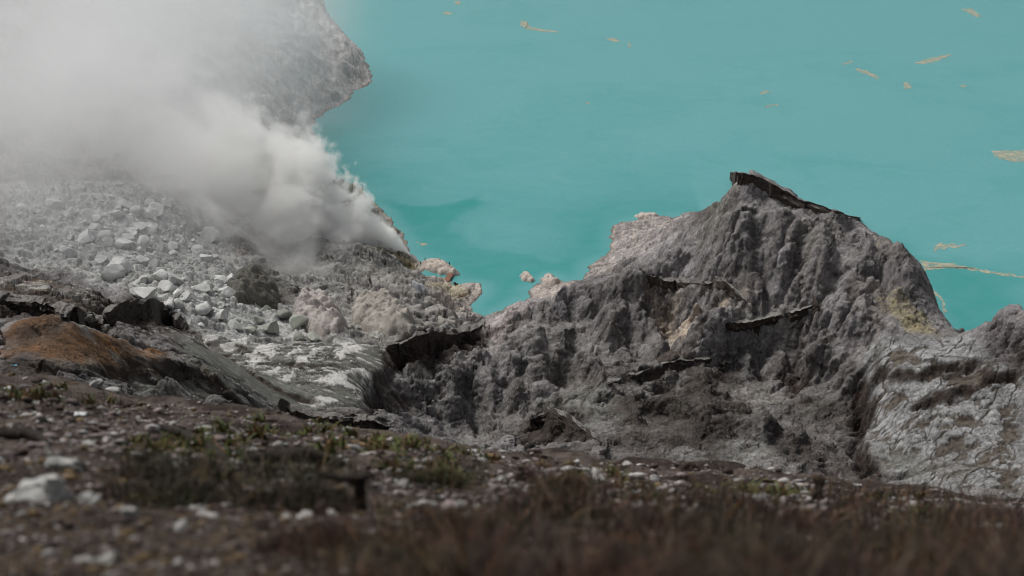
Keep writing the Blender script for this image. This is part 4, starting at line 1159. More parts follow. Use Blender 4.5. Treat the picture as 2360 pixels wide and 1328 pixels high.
person(945, 614, 'sit', "person in brown crouching on the sulphur stained bank under the vent", .8, cloth_brown.m, group="people below the vent")
person(1263, 640, 'sit', "person in dark clothes sitting on the pale shore rock", 2.8, cloth_dark.m, z=2.0)

# ------------------------------------------------------------------ jetty, poles, baskets
import bmesh
wood = N("weathered_wood")
wp_ = wood.obj()
wood.bsdf(wood.mix(wood.ramp(wood.noise(wood.mapping(wp_, (1, 8, 8)), 1.0, 4, .6), .3, .7), (.16, .075, .05), (.27, .14, .10)), .85)
def boxes(name, lst, mat, parent=None):
    bm = bmesh.new()
    for (c, s, rz) in lst:
        m = Matrix.Translation(c) @ Matrix.Rotation(rz, 4, 'Z') @ Matrix.Diagonal((*s, 1))
        g_ = bmesh.ops.create_cube(bm, size=1.0, matrix=m)
    me = bpy.data.meshes.new(name); bm.to_mesh(me); bm.free()
    return link(name, me, parent, mat)
jx, jy, _ = W(1034, 643)
jt = bpy.data.objects.new("jetty", None); sc.collection.objects.link(jt)
jt.location = (jx, jy, 0); jt.rotation_euler = (0, 0, R(-12))
tag(jt, "short reddish brown plank jetty between the shore and the pale islet", "jetty")
boxes("deck", [((-1.0 + .42 * i, 0, 1.0), (.38, 9.5, .10), 0) for i in range(6)], wood.m, jt)
boxes("frame", [((-1.05, 0, .86), (.16, 9.4, .16), 0), ((1.05, 0, .86), (.16, 9.4, .16), 0)], wood.m, jt)
for sx in (-1.0, 1.0):
    for sy in (-4.2, 0, 4.2):
        boxes("post", [((sx, sy, -.1), (.18, .18, 1.8), 0)], wood.m, jt)
boxes("railing", [((1.15, -2.2, 1.5), (.08, .08, .95), 0), ((1.15, 2.2, 1.5), (.08, .08, .95), 0), ((1.15, 0, 1.95), (.08, 6.5, .08), 0)], wood.m, jt)
basket_m = N("dark_wicker"); basket_m.bsdf((.07, .042, .026, 1), .9)
def basket():
    bm = bmesh.new()
    prof = [(.0, 0), (.32, 0), (.40, .35), (.45, .6), (.40, .6), (.34, .3), (.0, .22)]
    n = 12; ring = []
    for r_, z in prof:
        ring.append([bm.verts.new((r_ * math.cos(6.2832 * i / n), r_ * math.sin(6.2832 * i / n), z)) for i in range(n)])
    for a, b_ in zip(ring[:-1], ring[1:]):
        for i in range(n): bm.faces.new((a[i], a[(i + 1) % n], b_[(i + 1) % n], b_[i]))
    bmesh.ops.remove_doubles(bm, verts=bm.verts, dist=1e-4)
    me = bpy.data.meshes.new("basket"); bm.to_mesh(me); bm.free(); me.materials.append(basket_m.m)
    return me
BASKET = basket()
for u, v, s in [(1048,656,1.3),(1053,659,1.3),(1050,660,1.1),(1038,666,1.0),(1046,669,1.1),(1057,670,1.2),(1062,664,1.0),(1014,665,.9),(1016,675,.8),(1060,666,.9),(1063,688,1.2),(1075,689,1.1)]:
    x, y, z = ground(u, v)
    o = link("basket", BASKET); o.location = (x, y, z + .05); o.scale = (s, s, s); o.rotation_euler = (0, 0, random.uniform(0, 6))
    tag(o, "small dark brown sulphur basket on the yellowish shore beside the jetty", "basket", "baskets on the sulphur shore")
def pole(a, b_, r_, label):
    a, b_ = Vector(a), Vector(b_)
    bm = bmesh.new()
    bmesh.ops.create_cone(bm, cap_ends=True, segments=8, radius1=r_, radius2=r_ * .8, depth=(b_ - a).length)
    me = bpy.data.meshes.new("pole"); bm.to_mesh(me); bm.free()
    o = link("pole", me, None, wood.m); o.location = (a + b_) / 2
    o.rotation_euler = (b_ - a).to_track_quat('Z', 'Y').to_euler()
    return tag(o, label, "pole", "poles lying on the shore")
def gp(u, v, dz): x, y, z = ground(u, v); return (x, y, z + dz)
pole(gp(1042,693,.5), gp(1080,681,.7), .16, "longer brown pole lying on the shore below the baskets")
pole(gp(1056,688,.9), gp(1079,680,1.0), .14, "shorter brown pole lying across the longer one on the shore")

# ------------------------------------------------------------------ the hillside the camera stands on
EDGE_U = [-400, 0, 150, 300, 640, 900, 1180, 1500, 1900, 2360, 2800]
EDGE_V = [850, 872, 888, 925, 968, 1012, 1052, 1076, 1122, 1166, 1190]
YB, YE, VB = 4.5, 22.0, 1328
def edge_t(u): return np.tan(PITCH + np.arctan((np.interp(u, EDGE_U, EDGE_V) - 664) / FPX))
TB = math.tan(PITCH + math.atan((VB - 664) / FPX))
def prof(u):
    te = edge_t(u); h = (TB - te) / (1 / YB - 1 / YE)
    return te - h / YE, h
def hill_z(x, Y):
    u = 1180 + FPX * (x / Y) / 1.135
    m, h = prof(u)
    z = -(h + m * Y) - np.where(Y > YE, .006 * (Y - YE) ** 2 * np.where(Y > 60, (60 / np.maximum(Y, 60)) ** 1.2, 1), 0)
    z = np.where(Y > YE, np.maximum(z, -1.15 * Y), z)
    z = z + .07 * np.minimum(Y / 8, 1.3) * fbm(x / 1.3, Y / 1.3, 701, 5, .55) + .24 * sst(6, 20, Y) * fbm(x / 2.6, Y / 2.6, 711, 3)
    return CAM_H + z
def hill(u, v):
    t = math.tan(PITCH + math.atan((v - 664) / FPX))
    Y = 10.0
    for _ in range(8):
        m, h = prof(np.array([u]))
        Y = float(np.clip(h[0] / max(t - m[0], .004), 2.0, YE + 3))
    d = ray(u, v)
    x = d[0] * Y / d[1]
    return x, Y, float(hill_z(np.array([x]), np.array([Y]))[0])
ha = np.linspace(-.62, .62, 700); hy = np.exp(np.arange(math.log(1.6), math.log(235), .0085))
HA, HY = np.meshgrid(ha, hy); hx = (HA * HY).ravel(); hyy = HY.ravel()
hz = hill_z(hx, hyy)
c1 = fbm(hx / 1.6, hyy / 1.6, 721, 5, .6); c2 = fbm(hx / .35, hyy / .35, 731, 4, .6)
hc = np.zeros((len(hx), 3)); hc[:] = (.030, .021, .017)
def hl(mk, c):
    global hc
    hc = hc * (1 - mk[:, None]) + np.asarray(c)[None] * mk[:, None]
hl(sst(.0, .5, c1) * .8, (.056, .039, .031))
hl(sst(6, 12, hyy) * sst(-.35, .25, c1 + .7 * c2) * .85, (.085, .067, .058))
hl(sst(8, 4.5, hyy) * sst(0, .5, c2) * .7, (.085, .062, .038))
hl(sst(-.25, -.6, c2) * .7, (.018, .014, .012))
idh = np.arange(len(hx)).reshape(HA.shape)
qh = np.stack([idh[:-1, :-1], idh[:-1, 1:], idh[1:, 1:], idh[1:, :-1]], -1).reshape(-1, 4)
me = mesh_np("hillside", np.stack([hx, hyy, hz], 1), qh)
vcol(me, "tint", hc); vfloat(me, "speck", np.zeros(len(hx)))
M_HILL = mat_terrain("hillside_soil", 14.0, .8, .03, .5, 1.5, 0)
o = link("hillside", me, None, M_HILL); tag(o, kind="structure")

# gravel: thousands of small stones, uncountable
def base_ico(sub):
    import bmesh as b_
    bm = b_.new(); b_.ops.create_icosphere(bm, subdivisions=sub, radius=1)
    v = np.array([x.co[:] for x in bm.verts]); f = np.array([[w.index for w in p_.verts] for p_ in bm.faces]); bm.free()
    return v, f
IV, IF = base_ico(1)
def scatter_screen(n, vtop=0.0):
    """n places spread evenly over the visible hillside"""
    u = rng.uniform(-350, 2700, n); e = np.interp(u, EDGE_U, EDGE_V)
    v = e + (1420 - e) * rng.uniform(0.0, 1, n) ** 1.0
    t = np.tan(PITCH + np.arctan((v - 664) / FPX)); m, h = prof(u)
    Y = np.clip(h / np.maximum(t - m, .004), 2, YE + 2)
    a = (u - 1180) / FPX * (CP + t * SP)
    return u, v, a * Y, Y
u, v, x, Y = scatter_screen(70000)
pale = .55 * fbm(x / 2.2, Y / 2.2, 741, 4) + .25
pale = np.where((u < 760) & (v > 1120), pale - .15, pale)
pale = np.where(v < np.interp(u, EDGE_U, EDGE_V) + 130, pale + .4, pale)
pale = np.where((u > 1100) & (v < np.interp(u, EDGE_U, EDGE_V) + 85), pale + .35, pale)
pale = np.where((u > 900) & (v > 1200), pale - .6, pale)
ok = rng.uniform(-.5, .75, len(x)) < pale
x, Y, u, v = x[ok], Y[ok], u[ok], v[ok]
n = len(x)
size = np.clip(.0048 * (1 + rng.pareto(2.3, n)), .004, .03) * np.clip(Y / 5, .8, 3.0)
zz = hill_z(x, Y)
V = np.repeat(IV[None], n, 0)
V = V + .35 * rng.normal(size=(n, 1, 3)) * V[:, :, [1, 2, 0]]
V = V * rng.uniform(.75, 1.25, (n, len(IV), 1)) ** .6
ang = rng.uniform(0, 6.28, n); ca, sa = np.cos(ang)[:, None], np.sin(ang)[:, None]
V = V * (size[:, None] * np.stack([rng.uniform(.9, 1.7, n), rng.uniform(.7, 1.1, n), rng.uniform(.45, .8, n)], 1))[:, None, :]
V = np.stack([V[..., 0] * ca - V[..., 1] * sa, V[..., 0] * sa + V[..., 1] * ca, V[..., 2]], -1)
V[..., 2] -= V[..., 1] * .5                               # lie along the slope
V += np.stack([x, Y, zz + size * .3], 1)[:, None]
F = (IF[None] + (np.arange(n) * len(IV))[:, None, None]).reshape(-1, 3)
me = mesh_np("gravel", V.reshape(-1, 3), F)
r1 = rng.uniform(0, 1, n)
gc = np.array([(.36, .35, .34), (.24, .205, .20), (.13, .105, .10), (.06, .047, .042), (.135, .095, .052)])
near = (Y < 8.5)
pick = np.where(near, np.select([r1 < .06, r1 < .14, r1 < .40, r1 < .72], [0, 1, 2, 3], 4), np.select([r1 < .30, r1 < .52, r1 < .74, r1 < .92], [0, 1, 2, 3], 4))
gcol = gc[pick] * rng.uniform(.75, 1.25, (n, 1))
vcol(me, "tint", np.repeat(gcol, len(IV), 0)); vfloat(me, "speck", np.zeros(n * len(IV)))
M_GRAVEL = mat_terrain("gravel_stone", 30.0, .5, .01, .7, 1.3, 0)
tag(link("gravel", me, None, M_GRAVEL), "loose pale and brown gravel over the foreground hillside", "gravel", None, "stuff")

# heath: low dry heather that covers the near slope as one mass
HEATH_U = [-400, 200, 480, 620, 780, 1000, 1150, 1260, 1400, 1600, 1800, 2000, 2360, 2800]
HEATH_V = [1480, 1420, 1350, 1290, 1235, 1205, 1165, 1130, 1160, 1182, 1200, 1195, 1215, 1230]
def blades(x, Y, z, L, wdt, cols, lean, nseg=3, twist=1.0):
    """bent tapering blades, returns verts, quads, colours"""
    n = len(x)
    a = rng.uniform(0, 6.28, n); b = np.abs(rng.normal(0, lean, n))
    dx, dy = np.cos(a) * b, np.sin(a) * b
    pa = rng.uniform(0, 6.28, n); px, py = np.cos(pa), np.sin(pa)
    vs = []
    for i in range(nseg + 1):
        t = i / nseg
        cxx = x + dx * L * t * (.5 + t); cyy = Y + dy * L * t * (.5 + t); czz = z + L * t * (1 - .35 * b * t)
        ww = wdt * (1 - .85 * t ** 1.5)
        vs.append(np.stack([cxx - px * ww, cyy - py * ww, czz], 1)); vs.append(np.stack([cxx + px * ww, cyy + py * ww, czz], 1))
    V = np.stack(vs, 1)
    k = 2 * (nseg + 1)
    q_ = np.array([[2 * i, 2 * i + 1, 2 * i + 3, 2 * i + 2] for i in range(nseg)])
    F = (q_[None] + (np.arange(n) * k)[:, None, None]).reshape(-1, 4)
    return V.reshape(-1, 3), F, np.repeat(cols, k, 0)
def mat_leaf(name):
    n = N(name); n.bsdf(n.attr("tint"), .75, None, .2)
    return n.m
M_LEAF = mat_leaf("dry_heather")
u, v, x, Y = scatter_screen(150000)
hv = np.interp(u, HEATH_U, HEATH_V) + 75 * fbm(x / .9, Y / .9, 761, 4)
dens = sst(-25, 40, v - hv) * sst(-.7, .1, fbm(x / .5, Y / .5, 771, 3) + .25)
for (eu, ev, ru, rv_, aa_) in ((390, 1125, 150, 40, .9), (650, 1125, 190, 48, .9), (1010, 1105, 120, 40, .5), (150, 925, 160, 28, .45), (1500, 1180, 300, 45, .5), (2150, 1165, 240, 28, .6)):
    dens = np.maximum(dens, aa_ * sst(1.15, .7, np.hypot((u - eu) / ru, (v - ev) / rv_) + .4 * fbm(x / .5, Y / .5, 781, 3)))
ok = rng.uniform(0, 1, len(x)) < dens
x, Y, u, v = x[ok], Y[ok], u[ok], v[ok]
n = len(x); clump = fbm(x / .6, Y / .6, 791, 4)
L = rng.uniform(.05, .15, n) * (1 + 1.5 * np.clip(clump, -.35, .9)) * np.clip(Y / 7, .75, 1.5)
hcA = np.array([(.050, .033, .029), (.040, .040, .018), (.095, .070, .052), (.022, .017, .016), (.10, .036, .022), (.13, .066, .024)])
r2 = rng.uniform(0, 1, n) + .25 * fbm(x / .8, Y / .8, 795, 3)
pick = np.select([r2 < .36, r2 < .52, r2 < .68, r2 < .93, r2 < .965], [0, 1, 2, 3, 4], 5)
hc_ = hcA[pick]
_pt = fbm(x / .7, Y / .7, 798, 3)[:, None]
hc_ = np.where(_pt > .25, hc_ * .45 + np.array([(.045, .020, .014)]), hc_); hc_ = np.where(_pt < -.3, hc_ * .5 + np.array([(.018, .020, .009)]), hc_)
green = (u < 1150) & (v < 1190)
hc_ = np.where(green[:, None], hc_ * .5 + np.array([(.020, .024, .011)]), hc_) * rng.uniform(.5, 1.6, (n, 1)) * (1 + .5 * np.clip(fbm(x / .35, Y / .35, 797, 3), -.8, .9))[:, None]
Vb, Fb, Cb = blades(x, Y, hill_z(x, Y) - .01, L, .0028 * np.clip(Y / 5, 1, 2.4), hc_, .55)
k_ = rng.choice(n, 1500, replace=False)
V5, F5, C5 = blades(x[k_], Y[k_], hill_z(x[k_], Y[k_]), rng.uniform(.10, .26, 1500), .003 * np.clip(Y[k_] / 5, 1, 2.4), np.array([(.17, .135, .10), (.12, .06, .035), (.03, .024, .02)])[rng.integers(0, 3, 1500)], .3)
Fb = np.concatenate([Fb, F5 + len(Vb)]); Vb = np.concatenate([Vb, V5]); Cb = np.concatenate([Cb, C5])
me = mesh_np("heath", Vb, Fb); vcol(me, "tint", Cb)
tag(link("heath", me, None, M_LEAF), "dry brown heather covering the near slope along the bottom of the picture", "heather", None, "stuff")

ROUGH = [rock_mesh('stone_shape', 60 + i, 12, 4, .30) for i in range(6)]
# bigger foreground stones, one object each
def fstone(u, v, wpx, hpx, label, mat=S_WHITE, var=0, rz=0.0, tilt=0.2):
    x, Y, z = hill(u, v + hpx * .35)
    dep = Y * CP + (CAM_H - z) * SP
    w_, h_ = wpx * dep / FPX, hpx * dep / FPX
    me_ = ROUGH[var % 6] if wpx > 55 else VAR[var]
    if not me_.materials: me_.materials.append(mat)
    o = bpy.data.objects.new("stone", me_); sc.collection.objects.link(o)
    o.material_slots[0].link = 'OBJECT'; o.material_slots[0].material = mat
    o.scale = (w_ * .52, w_ * .42, h_ * .75)
    o.rotation_euler = (-.4, tilt * (1 if var % 2 else -1), rz)
    o.location = (x, Y, z + h_ * .12)
    return tag(o, label, "stone", "pale stones on the foreground hillside")
if not VAR[0].materials: pass
FS = [(150,1062,190,66,"long pale wedge of stone at the left edge, above a lumpier one",3,.2),
      (95,1130,215,105,"lumpy whitish stone at the left edge, below the long wedge",5,.5),
      (205,1142,70,50,"small pale stone leaning on the right of the lumpy whitish stone",7,1.2),
      (543,1052,58,26,"white forked stone beside the dark charred log",2,.9),
      (655,1187,38,34,"grey rounded stone, left of three pale ones in a row",1,.3),
      (700,1182,46,28,"white egg shaped stone, middle of three pale ones in a row",4,.1),
      (736,1197,50,34,"white stone, right of three pale ones in a row",6,.7),
      (763,1168,30,30,"small upright white stone just above the row of three",8,2.0),
      (1062,1158,62,58,"whitish lump of rock beside the green heather, right of the charred stump",9,.4),
      (985,1147,45,24,"low pale stone left of the whitish lump",10,.2),
      (928,1128,48,26,"pale stone behind the low one, below the green leafy plants",11,1.4),
      (950,1170,28,20,"little pale stone below the pair beside the whitish lump",0,.4),
      (300,1183,90,38,"pinkish grey flat stone in the brown gravel at the lower left",3,.3),
      (440,1157,30,18,"tiny pale stone under the dark green heather patch",4,.3),
      (262,886,46,24,"pale stone on the skyline of the hillside at the left",5,.4),
      (215,887,60,22,"second pale stone on the left skyline, beside the grass",6,.9),
      (15,875,44,40,"white rounded stone at the left edge of the skyline",7,.2),
      (380,1078,70,26,"pale broken stone above the dark green heather patch",8,.1),
      (255,1022,80,26,"pale flat stone behind the long pale wedge",9,.2),
      (740,1025,40,16,"white flat stone among leafy plants left of centre",10,.3),
      (1150,1045,70,22,"broad pale stone on the skyline at the centre",11,.4),
      (1075,1040,70,18,"whitish stone on the skyline left of the broad centre one",2,.2),
      (1440,1065,40,22,"pale stone on the skyline right of centre",1,.5),
      (1340,1085,90,30,"crumbled pale rock just below the skyline right of centre",5,.1),
      (1150,1155,26,24,"small grey white stone right of the whitish lump",6,.1),
      (1855,1122,120,26,"long pale rock on the skyline behind the dry seed stalk",3,.2),
      (1975,1180,50,22,"bluish white stone half hidden in the right hand heather",4,.6),
      (1740,1205,34,16,"small white stone in the heather under the dry seed stalk",8,.6),
      (1570,1160,40,16,"white stone in the heather right of the orange brown bush",10,.6),
      (2020,1215,26,18,"tiny pale stone low in the right hand heather",11,.6),
      (2240,1165,60,18,"pale flat stone on the skyline near the right edge",9,.3)]
for (u_, v_, w_, h_, lb, vr, rz_) in FS: fstone(u_, v_, w_, h_, lb, S_WHITE, vr, rz_)

for _ in range(85):
    u_ = random.uniform(0, 2340); e_ = float(np.interp(u_, EDGE_U, EDGE_V))
    lim_ = float(np.interp(u_, HEATH_U, HEATH_V))
    v_ = e_ + 6 + (max(lim_ - 20, e_ + 20) - e_) * random.random() ** 1.4
    w_ = min(46, 9 * random.paretovariate(1.6)) * (.8 + .5 * (v_ - e_) / 200)
    fstone(u_, v_, w_, w_ * random.uniform(.4, .7), "loose pale stone lying among the foreground gravel", S_WHITE, random.randrange(12), random.uniform(0, 6))
# charred branches
def tube(name, path, radii, mat, parent=None, nseg=10, seed=0):
    path = np.array(path, float)
    # resample smoothly
    t = np.linspace(0, len(path) - 1, 26)
    pp_ = np.stack([np.interp(t, np.arange(len(path)), path[:, k]) for k in range(3)], 1)
    for _ in range(3): pp_[1:-1] = (pp_[:-2] + 2 * pp_[1:-1] + pp_[2:]) / 4
    rr = np.interp(t, np.linspace(0, len(path) - 1, len(radii)), radii)
    vs = []
    for i in range(len(pp_)):
        d = pp_[min(i + 1, len(pp_) - 1)] - pp_[max(i - 1, 0)]; d /= np.linalg.norm(d) + 1e-9
        s = np.cross(d, [0, 0, 1.0]); s /= np.linalg.norm(s) + 1e-9; w = np.cross(s, d)
        an = np.arange(nseg) * 2 * math.pi / nseg
        k = 1 + .35 * pn(an * 1.2 + seed, np.full(nseg, i * .45), 800 + seed)
        vs.append(pp_[i] + rr[i] * k[:, None] * (np.cos(an)[:, None] * s + np.sin(an)[:, None] * w))
    vs.append(pp_[:1]); vs.append(pp_[-1:])
    V = np.concatenate(vs)
    f = []
    m_ = len(pp_)
    for i in range(m_ - 1):
        for j in range(nseg): f.append([i * nseg + j, i * nseg + (j + 1) % nseg, (i + 1) * nseg + (j + 1) % nseg, (i + 1) * nseg + j])
    for j in range(nseg):
        f.append([m_ * nseg, (j + 1) % nseg, j, m_ * nseg]); f.append([m_ * nseg + 1, (m_ - 1) * nseg + j, (m_ - 1) * nseg + (j + 1) % nseg, m_ * nseg + 1])
    me = bpy.data.meshes.new(name)
    me.from_pydata([tuple(p_) for p_ in V], [], [tuple(dict.fromkeys(a)) for a in f]); me.update()
    for p_ in me.polygons: p_.use_smooth = True
    return link(name, me, parent, mat)
char = N("charred_bark"); cpz = char.obj()
char.bsdf(char.mix(char.ramp(char.noise(cpz, 18, 5, .6), .35, .65), (.010, .008, .007), (.030, .023, .019)), .9, char.bump(char.noise(cpz, 30, 4, .6), .6, .01))
def hp(u, v, lift=0.0):
    x, Y, z = hill(u, v); return np.array([x, Y, z + lift])
def at_depth(u, v, Y):
    return np.array(P(u, v, Y))
def branch(label, name, pix, rad, subs=()):
    base = hp(*pix[0])
    Yb = base[1]
    o = tube(name, [hp(u, v, l) if l is not None else at_depth(u, v, Yb) for (u, v, l) in [(p_ + (None,))[:3] if len(p_) == 2 else p_ for p_ in pix]], rad, char.m, seed=len(name) + int(pix[0][0]) % 7)
    return tag(o, label, "branch", "charred wood on the hillside")
branch("charred arched branch lying on the gravel left of centre", "charred_branch", [(320,992,.02),(380,1000,.04),(440,1012,.06),(490,1040,.06),(525,1072,.0)], [.02,.035,.05,.06,.03])
branch("thick charred log behind the dark heather, right of the white forked stone", "charred_log", [(565,1078,.05),(620,1082,.13),(690,1090,.14),(760,1095,.10),(800,1090,.05)], [.03,.05,.06,.05,.02])
branch("thin dark branch lying at the left edge above the long pale stone", "charred_branch", [(-30,1015,.03),(30,1022,.06),(80,1028,.06),(118,1040,.01)], [.04,.05,.05,.015])
st = bpy.data.objects.new("charred_stump", None); sc.collection.objects.link(st)
b0 = hp(832, 1180); st.location = b0
tag(st, "charred upright stump with a crossbar branch, left of the green leafy plants", "stump", "charred wood on the hillside")
def rel(u, v): return at_depth(u, v, b0[1]) - b0
tube("post", [np.array([0, 0, -.1]), rel(831, 1150), rel(829, 1118), rel(827, 1095)], [.04, .036, .032, .03], char.m, st, seed=3)
tube("crossbar", [rel(735, 1092), rel(780, 1102), rel(830, 1104), rel(868, 1094)], [.012, .02, .028, .012], char.m, st, seed=5)

# small leafy plants: a few stems of upright leaves each
M_PLANT = mat_leaf("leafy_green")
def plant_mesh(seed):
    r_ = np.random.default_rng(seed)
    n = 30
    x = np.clip(r_.normal(0, .035, n), -.06, .06); y = np.clip(r_.normal(0, .03, n), -.06, .06); L = r_.uniform(.05, .13, n)
    c = np.array([(.085, .105, .030), (.105, .098, .034), (.11, .06, .028), (.055, .07, .022)])[r_.integers(0, 4, n)]
    V1, F1, C1 = blades(x, y, np.zeros(n) - .02, L, np.full(n, .019), c, .5, 3)
    me = mesh_np("leafy_plant", V1, F1); vcol(me, "tint", C1); me.materials.append(M_PLANT)
    return me
PM = [plant_mesh(900 + i) for i in range(6)]
PLZ = [(960,1045,170,40,34),(1010,1095,100,30,14),(110,915,130,32,14),(560,1000,180,24,8),(1750,1150,120,20,7),(2050,1150,130,18,10),(450,1040,90,22,14),(60,930,60,20,8),(330,1040,130,26,14),(700,1010,140,22,14),(880,1060,130,26,14),(1400,1120,130,18,9),(1650,1140,120,18,8),(2150,1185,120,16,8),(620,1060,90,20,8)]
for (cu, cv, ru, rv_, cnt) in PLZ:
    for _ in range(cnt):
        u_, v_ = random.gauss(cu, ru * .55), random.gauss(cv, rv_ * .5)
        v_ = max(v_, float(np.interp(u_, EDGE_U, EDGE_V)) + 3)
        x, Y, z = hill(u_, v_)
        o = bpy.data.objects.new("leafy_plant", random.choice(PM)); sc.collection.objects.link(o)
        s_ = random.uniform(.55, 1.25) * min(1.5, Y / 10)
        o.location = (x, Y, z); o.scale = (s_, s_, s_); o.rotation_euler = (random.uniform(-.15, .15), random.uniform(-.15, .15), random.uniform(0, 6.28))
        tag(o, "small upright leafy green and rust plant on the foreground gravel", "plant", "leafy plants on the hillside")
# larger dry bushes
def bush(u, v, hpx, wpx, label, cols, n=1500, name="dry_bush"):
    x, Y, z = hill(u, v)
    dep = Y * CP + (CAM_H - z) * SP
    h_, w_ = hpx * dep / FPX, wpx * dep / FPX
    a = rng.uniform(0, 6.28, n); r_ = np.sqrt(rng.uniform(0, 1, n)) * .5 * w_
    bx, by = np.cos(a) * r_, np.sin(a) * r_ * .8
    zt = h_ * (1 - (r_ / (.55 * w_)) ** 2) * rng.uniform(.1, .8, n)
    c = np.array(cols)[rng.integers(0, len(cols), n)] * rng.uniform(.6, 1.3, (n, 1))
    V1, F1, C1 = blades(bx, by, zt * .8 - .02, rng.uniform(.15, .4, n) * h_, np.full(n, max(.0025, .006 * h_ / .3)), c, .7)
    me = mesh_np(name, V1, F1); vcol(me, "tint", C1)
    o = link(name, me, None, M_LEAF); o.location = (x, Y, z)
    st_ = np.zeros((9, 3))
    V2, F2, C2 = blades(rng.normal(0, .1 * w_, 14), rng.normal(0, .1 * w_, 14), np.full(14, -.03), rng.uniform(.5, .95, 14) * h_, np.full(14, .006), np.tile([(.03, .022, .018)], (14, 1)), .5)
    m2 = mesh_np("stem", V2, F2); vcol(m2, "tint", C2); link("stem", m2, o, M_LEAF)
    return tag(o, label, "bush", "dry bushes on the hillside")
BRC = [(.075, .048, .030), (.055, .038, .028), (.095, .055, .025), (.05, .045, .025)]
PUR = [(.060, .040, .036), (.045, .034, .032), (.075, .045, .038)]
GRN = [(.040, .052, .020), (.030, .040, .016), (.060, .060, .025), (.07, .04, .022)]
bush(1300, 1165, 88, 130, "orange brown rounded bush rising above the heather right of centre", BRC, 2600)
bush(1592, 1098, 36, 46, "small round rust brown tussock on the skyline right of the orange brown bush", [(.07, .042, .032), (.05, .033, .027)], 700)
bush(1215, 1110, 60, 60, "thin dark brown bush between green heather and the orange brown bush", PUR, 900)
bush(1010, 1125, 55, 150, "low green bush below the leafy plants, centre of the hillside", GRN, 2600)
bush(1745, 1098, 70, 70, "wispy brown bush on the skyline left of the dry seed stalk", PUR, 500)
bush(2030, 1155, 48, 60, "dark dry bush on the skyline right of the dry seed stalk", PUR, 900)
bush(400, 1150, 62, 230, "dark green heather bush in front of the pale broken stone", [(.022, .024, .013), (.030, .027, .017), (.042, .030, .024)], 3600)
bush(690, 1165, 60, 260, "dark green heather bush left of the charred stump", [(.021, .023, .012), (.030, .026, .017), (.045, .028, .022)], 3800)
bush(2290, 1215, 55, 220, "purple brown heather bush at the right edge below the skyline", PUR, 3000)
# seed stalk
sk = bpy.data.objects.new("seed_stalk", None); sc.collection.objects.link(sk)
s0 = hp(1873, 1165); sk.location = s0
tag(sk, "dark dry seed stalk with a curled tip standing on the skyline at the right", "stalk")
def rs(u, v): return at_depth(u, v, s0[1]) - s0
brn = N("dry_brown"); brn.bsdf((.045, .030, .022, 1), .85)
tube("stem", [np.array([0, 0, -.05]), rs(1878, 1148), rs(1885, 1128), rs(1888, 1116)], [.05, .06, .05, .04], brn.m, sk, seed=2)
tube("seed_head", [rs(1888, 1118), rs(1890, 1108), rs(1882, 1104), rs(1876, 1110)], [.045, .06, .05, .03], brn.m, sk, seed=6)
# litter
def scrap(u, v, s_, colr, label, G=None):
    x, Y, z = hill(u, v) if G is None else ground(u, v)
    a = np.linspace(-1, 1, 9); X_, Y_ = np.meshgrid(a, a)
    Z_ = .35 * fbm(X_ * 1.3 + u, Y_ * 1.3, 850, 3)
    X2 = X_ * (1 + .2 * pn(Y_ * 2, X_, 3)); id_ = np.arange(81).reshape(9, 9)
    q_ = np.stack([id_[:-1, :-1], id_[:-1, 1:], id_[1:, 1:], id_[1:, :-1]], -1).reshape(-1, 4)
    me = mesh_np("litter_scrap", np.stack([X2.ravel(), Y_.ravel() * .6, Z_.ravel() + .2], 1) * s_, q_)
    m_ = N("plastic"); m_.bsdf((*colr, 1), .4, None, .4)
    o = link("litter_scrap", me, None, m_.m); o.location = (x, Y, z + .1 * s_)
    so = o.modifiers.new("thickness", 'SOLIDIFY'); so.thickness = .004
    return tag(o, label, "litter", "scraps of litter")
scrap(186, 958, .07, (.45, .47, .48), "crumpled whitish plastic scrap on the gravel at the left")
scrap(98, 1010, .03, (.25, .05, .03), "small red scrap on the hillside at the left")
scrap(360, 967, .05, (.2, .27, .25), "pale turquoise scrap on the gravel left of centre")
scrap(32, 846, .6, (.03, .17, .25), "blue scrap on the dark bank under the orange outcrop", True)

# ------------------------------------------------------------------ steam
def vol_mat(name): 
    n = N(name); return n
Aax = np.array(P(946, 596, 566)); Bax = np.array(P(-160, 178, 520))
ax = Vector(Bax - Aax); LEN = ax.length
pl = N("steam")
pc = pl.obj()
sep = pl.new("ShaderNodeSeparateXYZ", {0: pc})
X_, Y_, Z_ = sep.outputs
rad = pl.math('MULTIPLY_ADD', pl.math('SUBTRACT', 1.0, pl.math('EXPONENT', pl.math('MULTIPLY', X_, -1 / 50.0))), 36.0, 1.8)
rr = pl.math('DIVIDE', pl.math('SQRT', pl.math('ADD', pl.math('MULTIPLY', Y_, Y_), pl.math('MULTIPLY', Z_, Z_))), rad)
n1 = pl.noise(pl.mapping(pc, (.8, 1, 1)), .055, 4, .6, .6)
n2 = pl.noise(pc, .19, 3, .6)
grow = pl.ramp(X_, 0, 70, .25, 1.0)
nz = pl.math('ADD', pl.math('MULTIPLY', pl.math('SUBTRACT', n1, .5), pl.math('MULTIPLY', grow, 3.1)), pl.math('MULTIPLY', pl.math('SUBTRACT', n2, .5), 1.25))
edge = pl.math('ADD', rr, nz)
soft = pl.ramp(X_, 15, 150, .10, .75)
body_ = pl.new("ShaderNodeMapRange", {0: edge, 1: pl.math('ADD', .80, soft), 2: pl.math('SUBTRACT', .80, pl.math('MULTIPLY', soft, .6)), 3: 0.0, 4: 1.0}, interpolation_type='SMOOTHSTEP').outputs[0]
dens0 = pl.ramp(X_, 5, 130, .36, .015)
lim = pl.math('MULTIPLY', pl.ramp(X_, 0.0, 2.0), pl.ramp(X_, LEN - 1, LEN - 60))
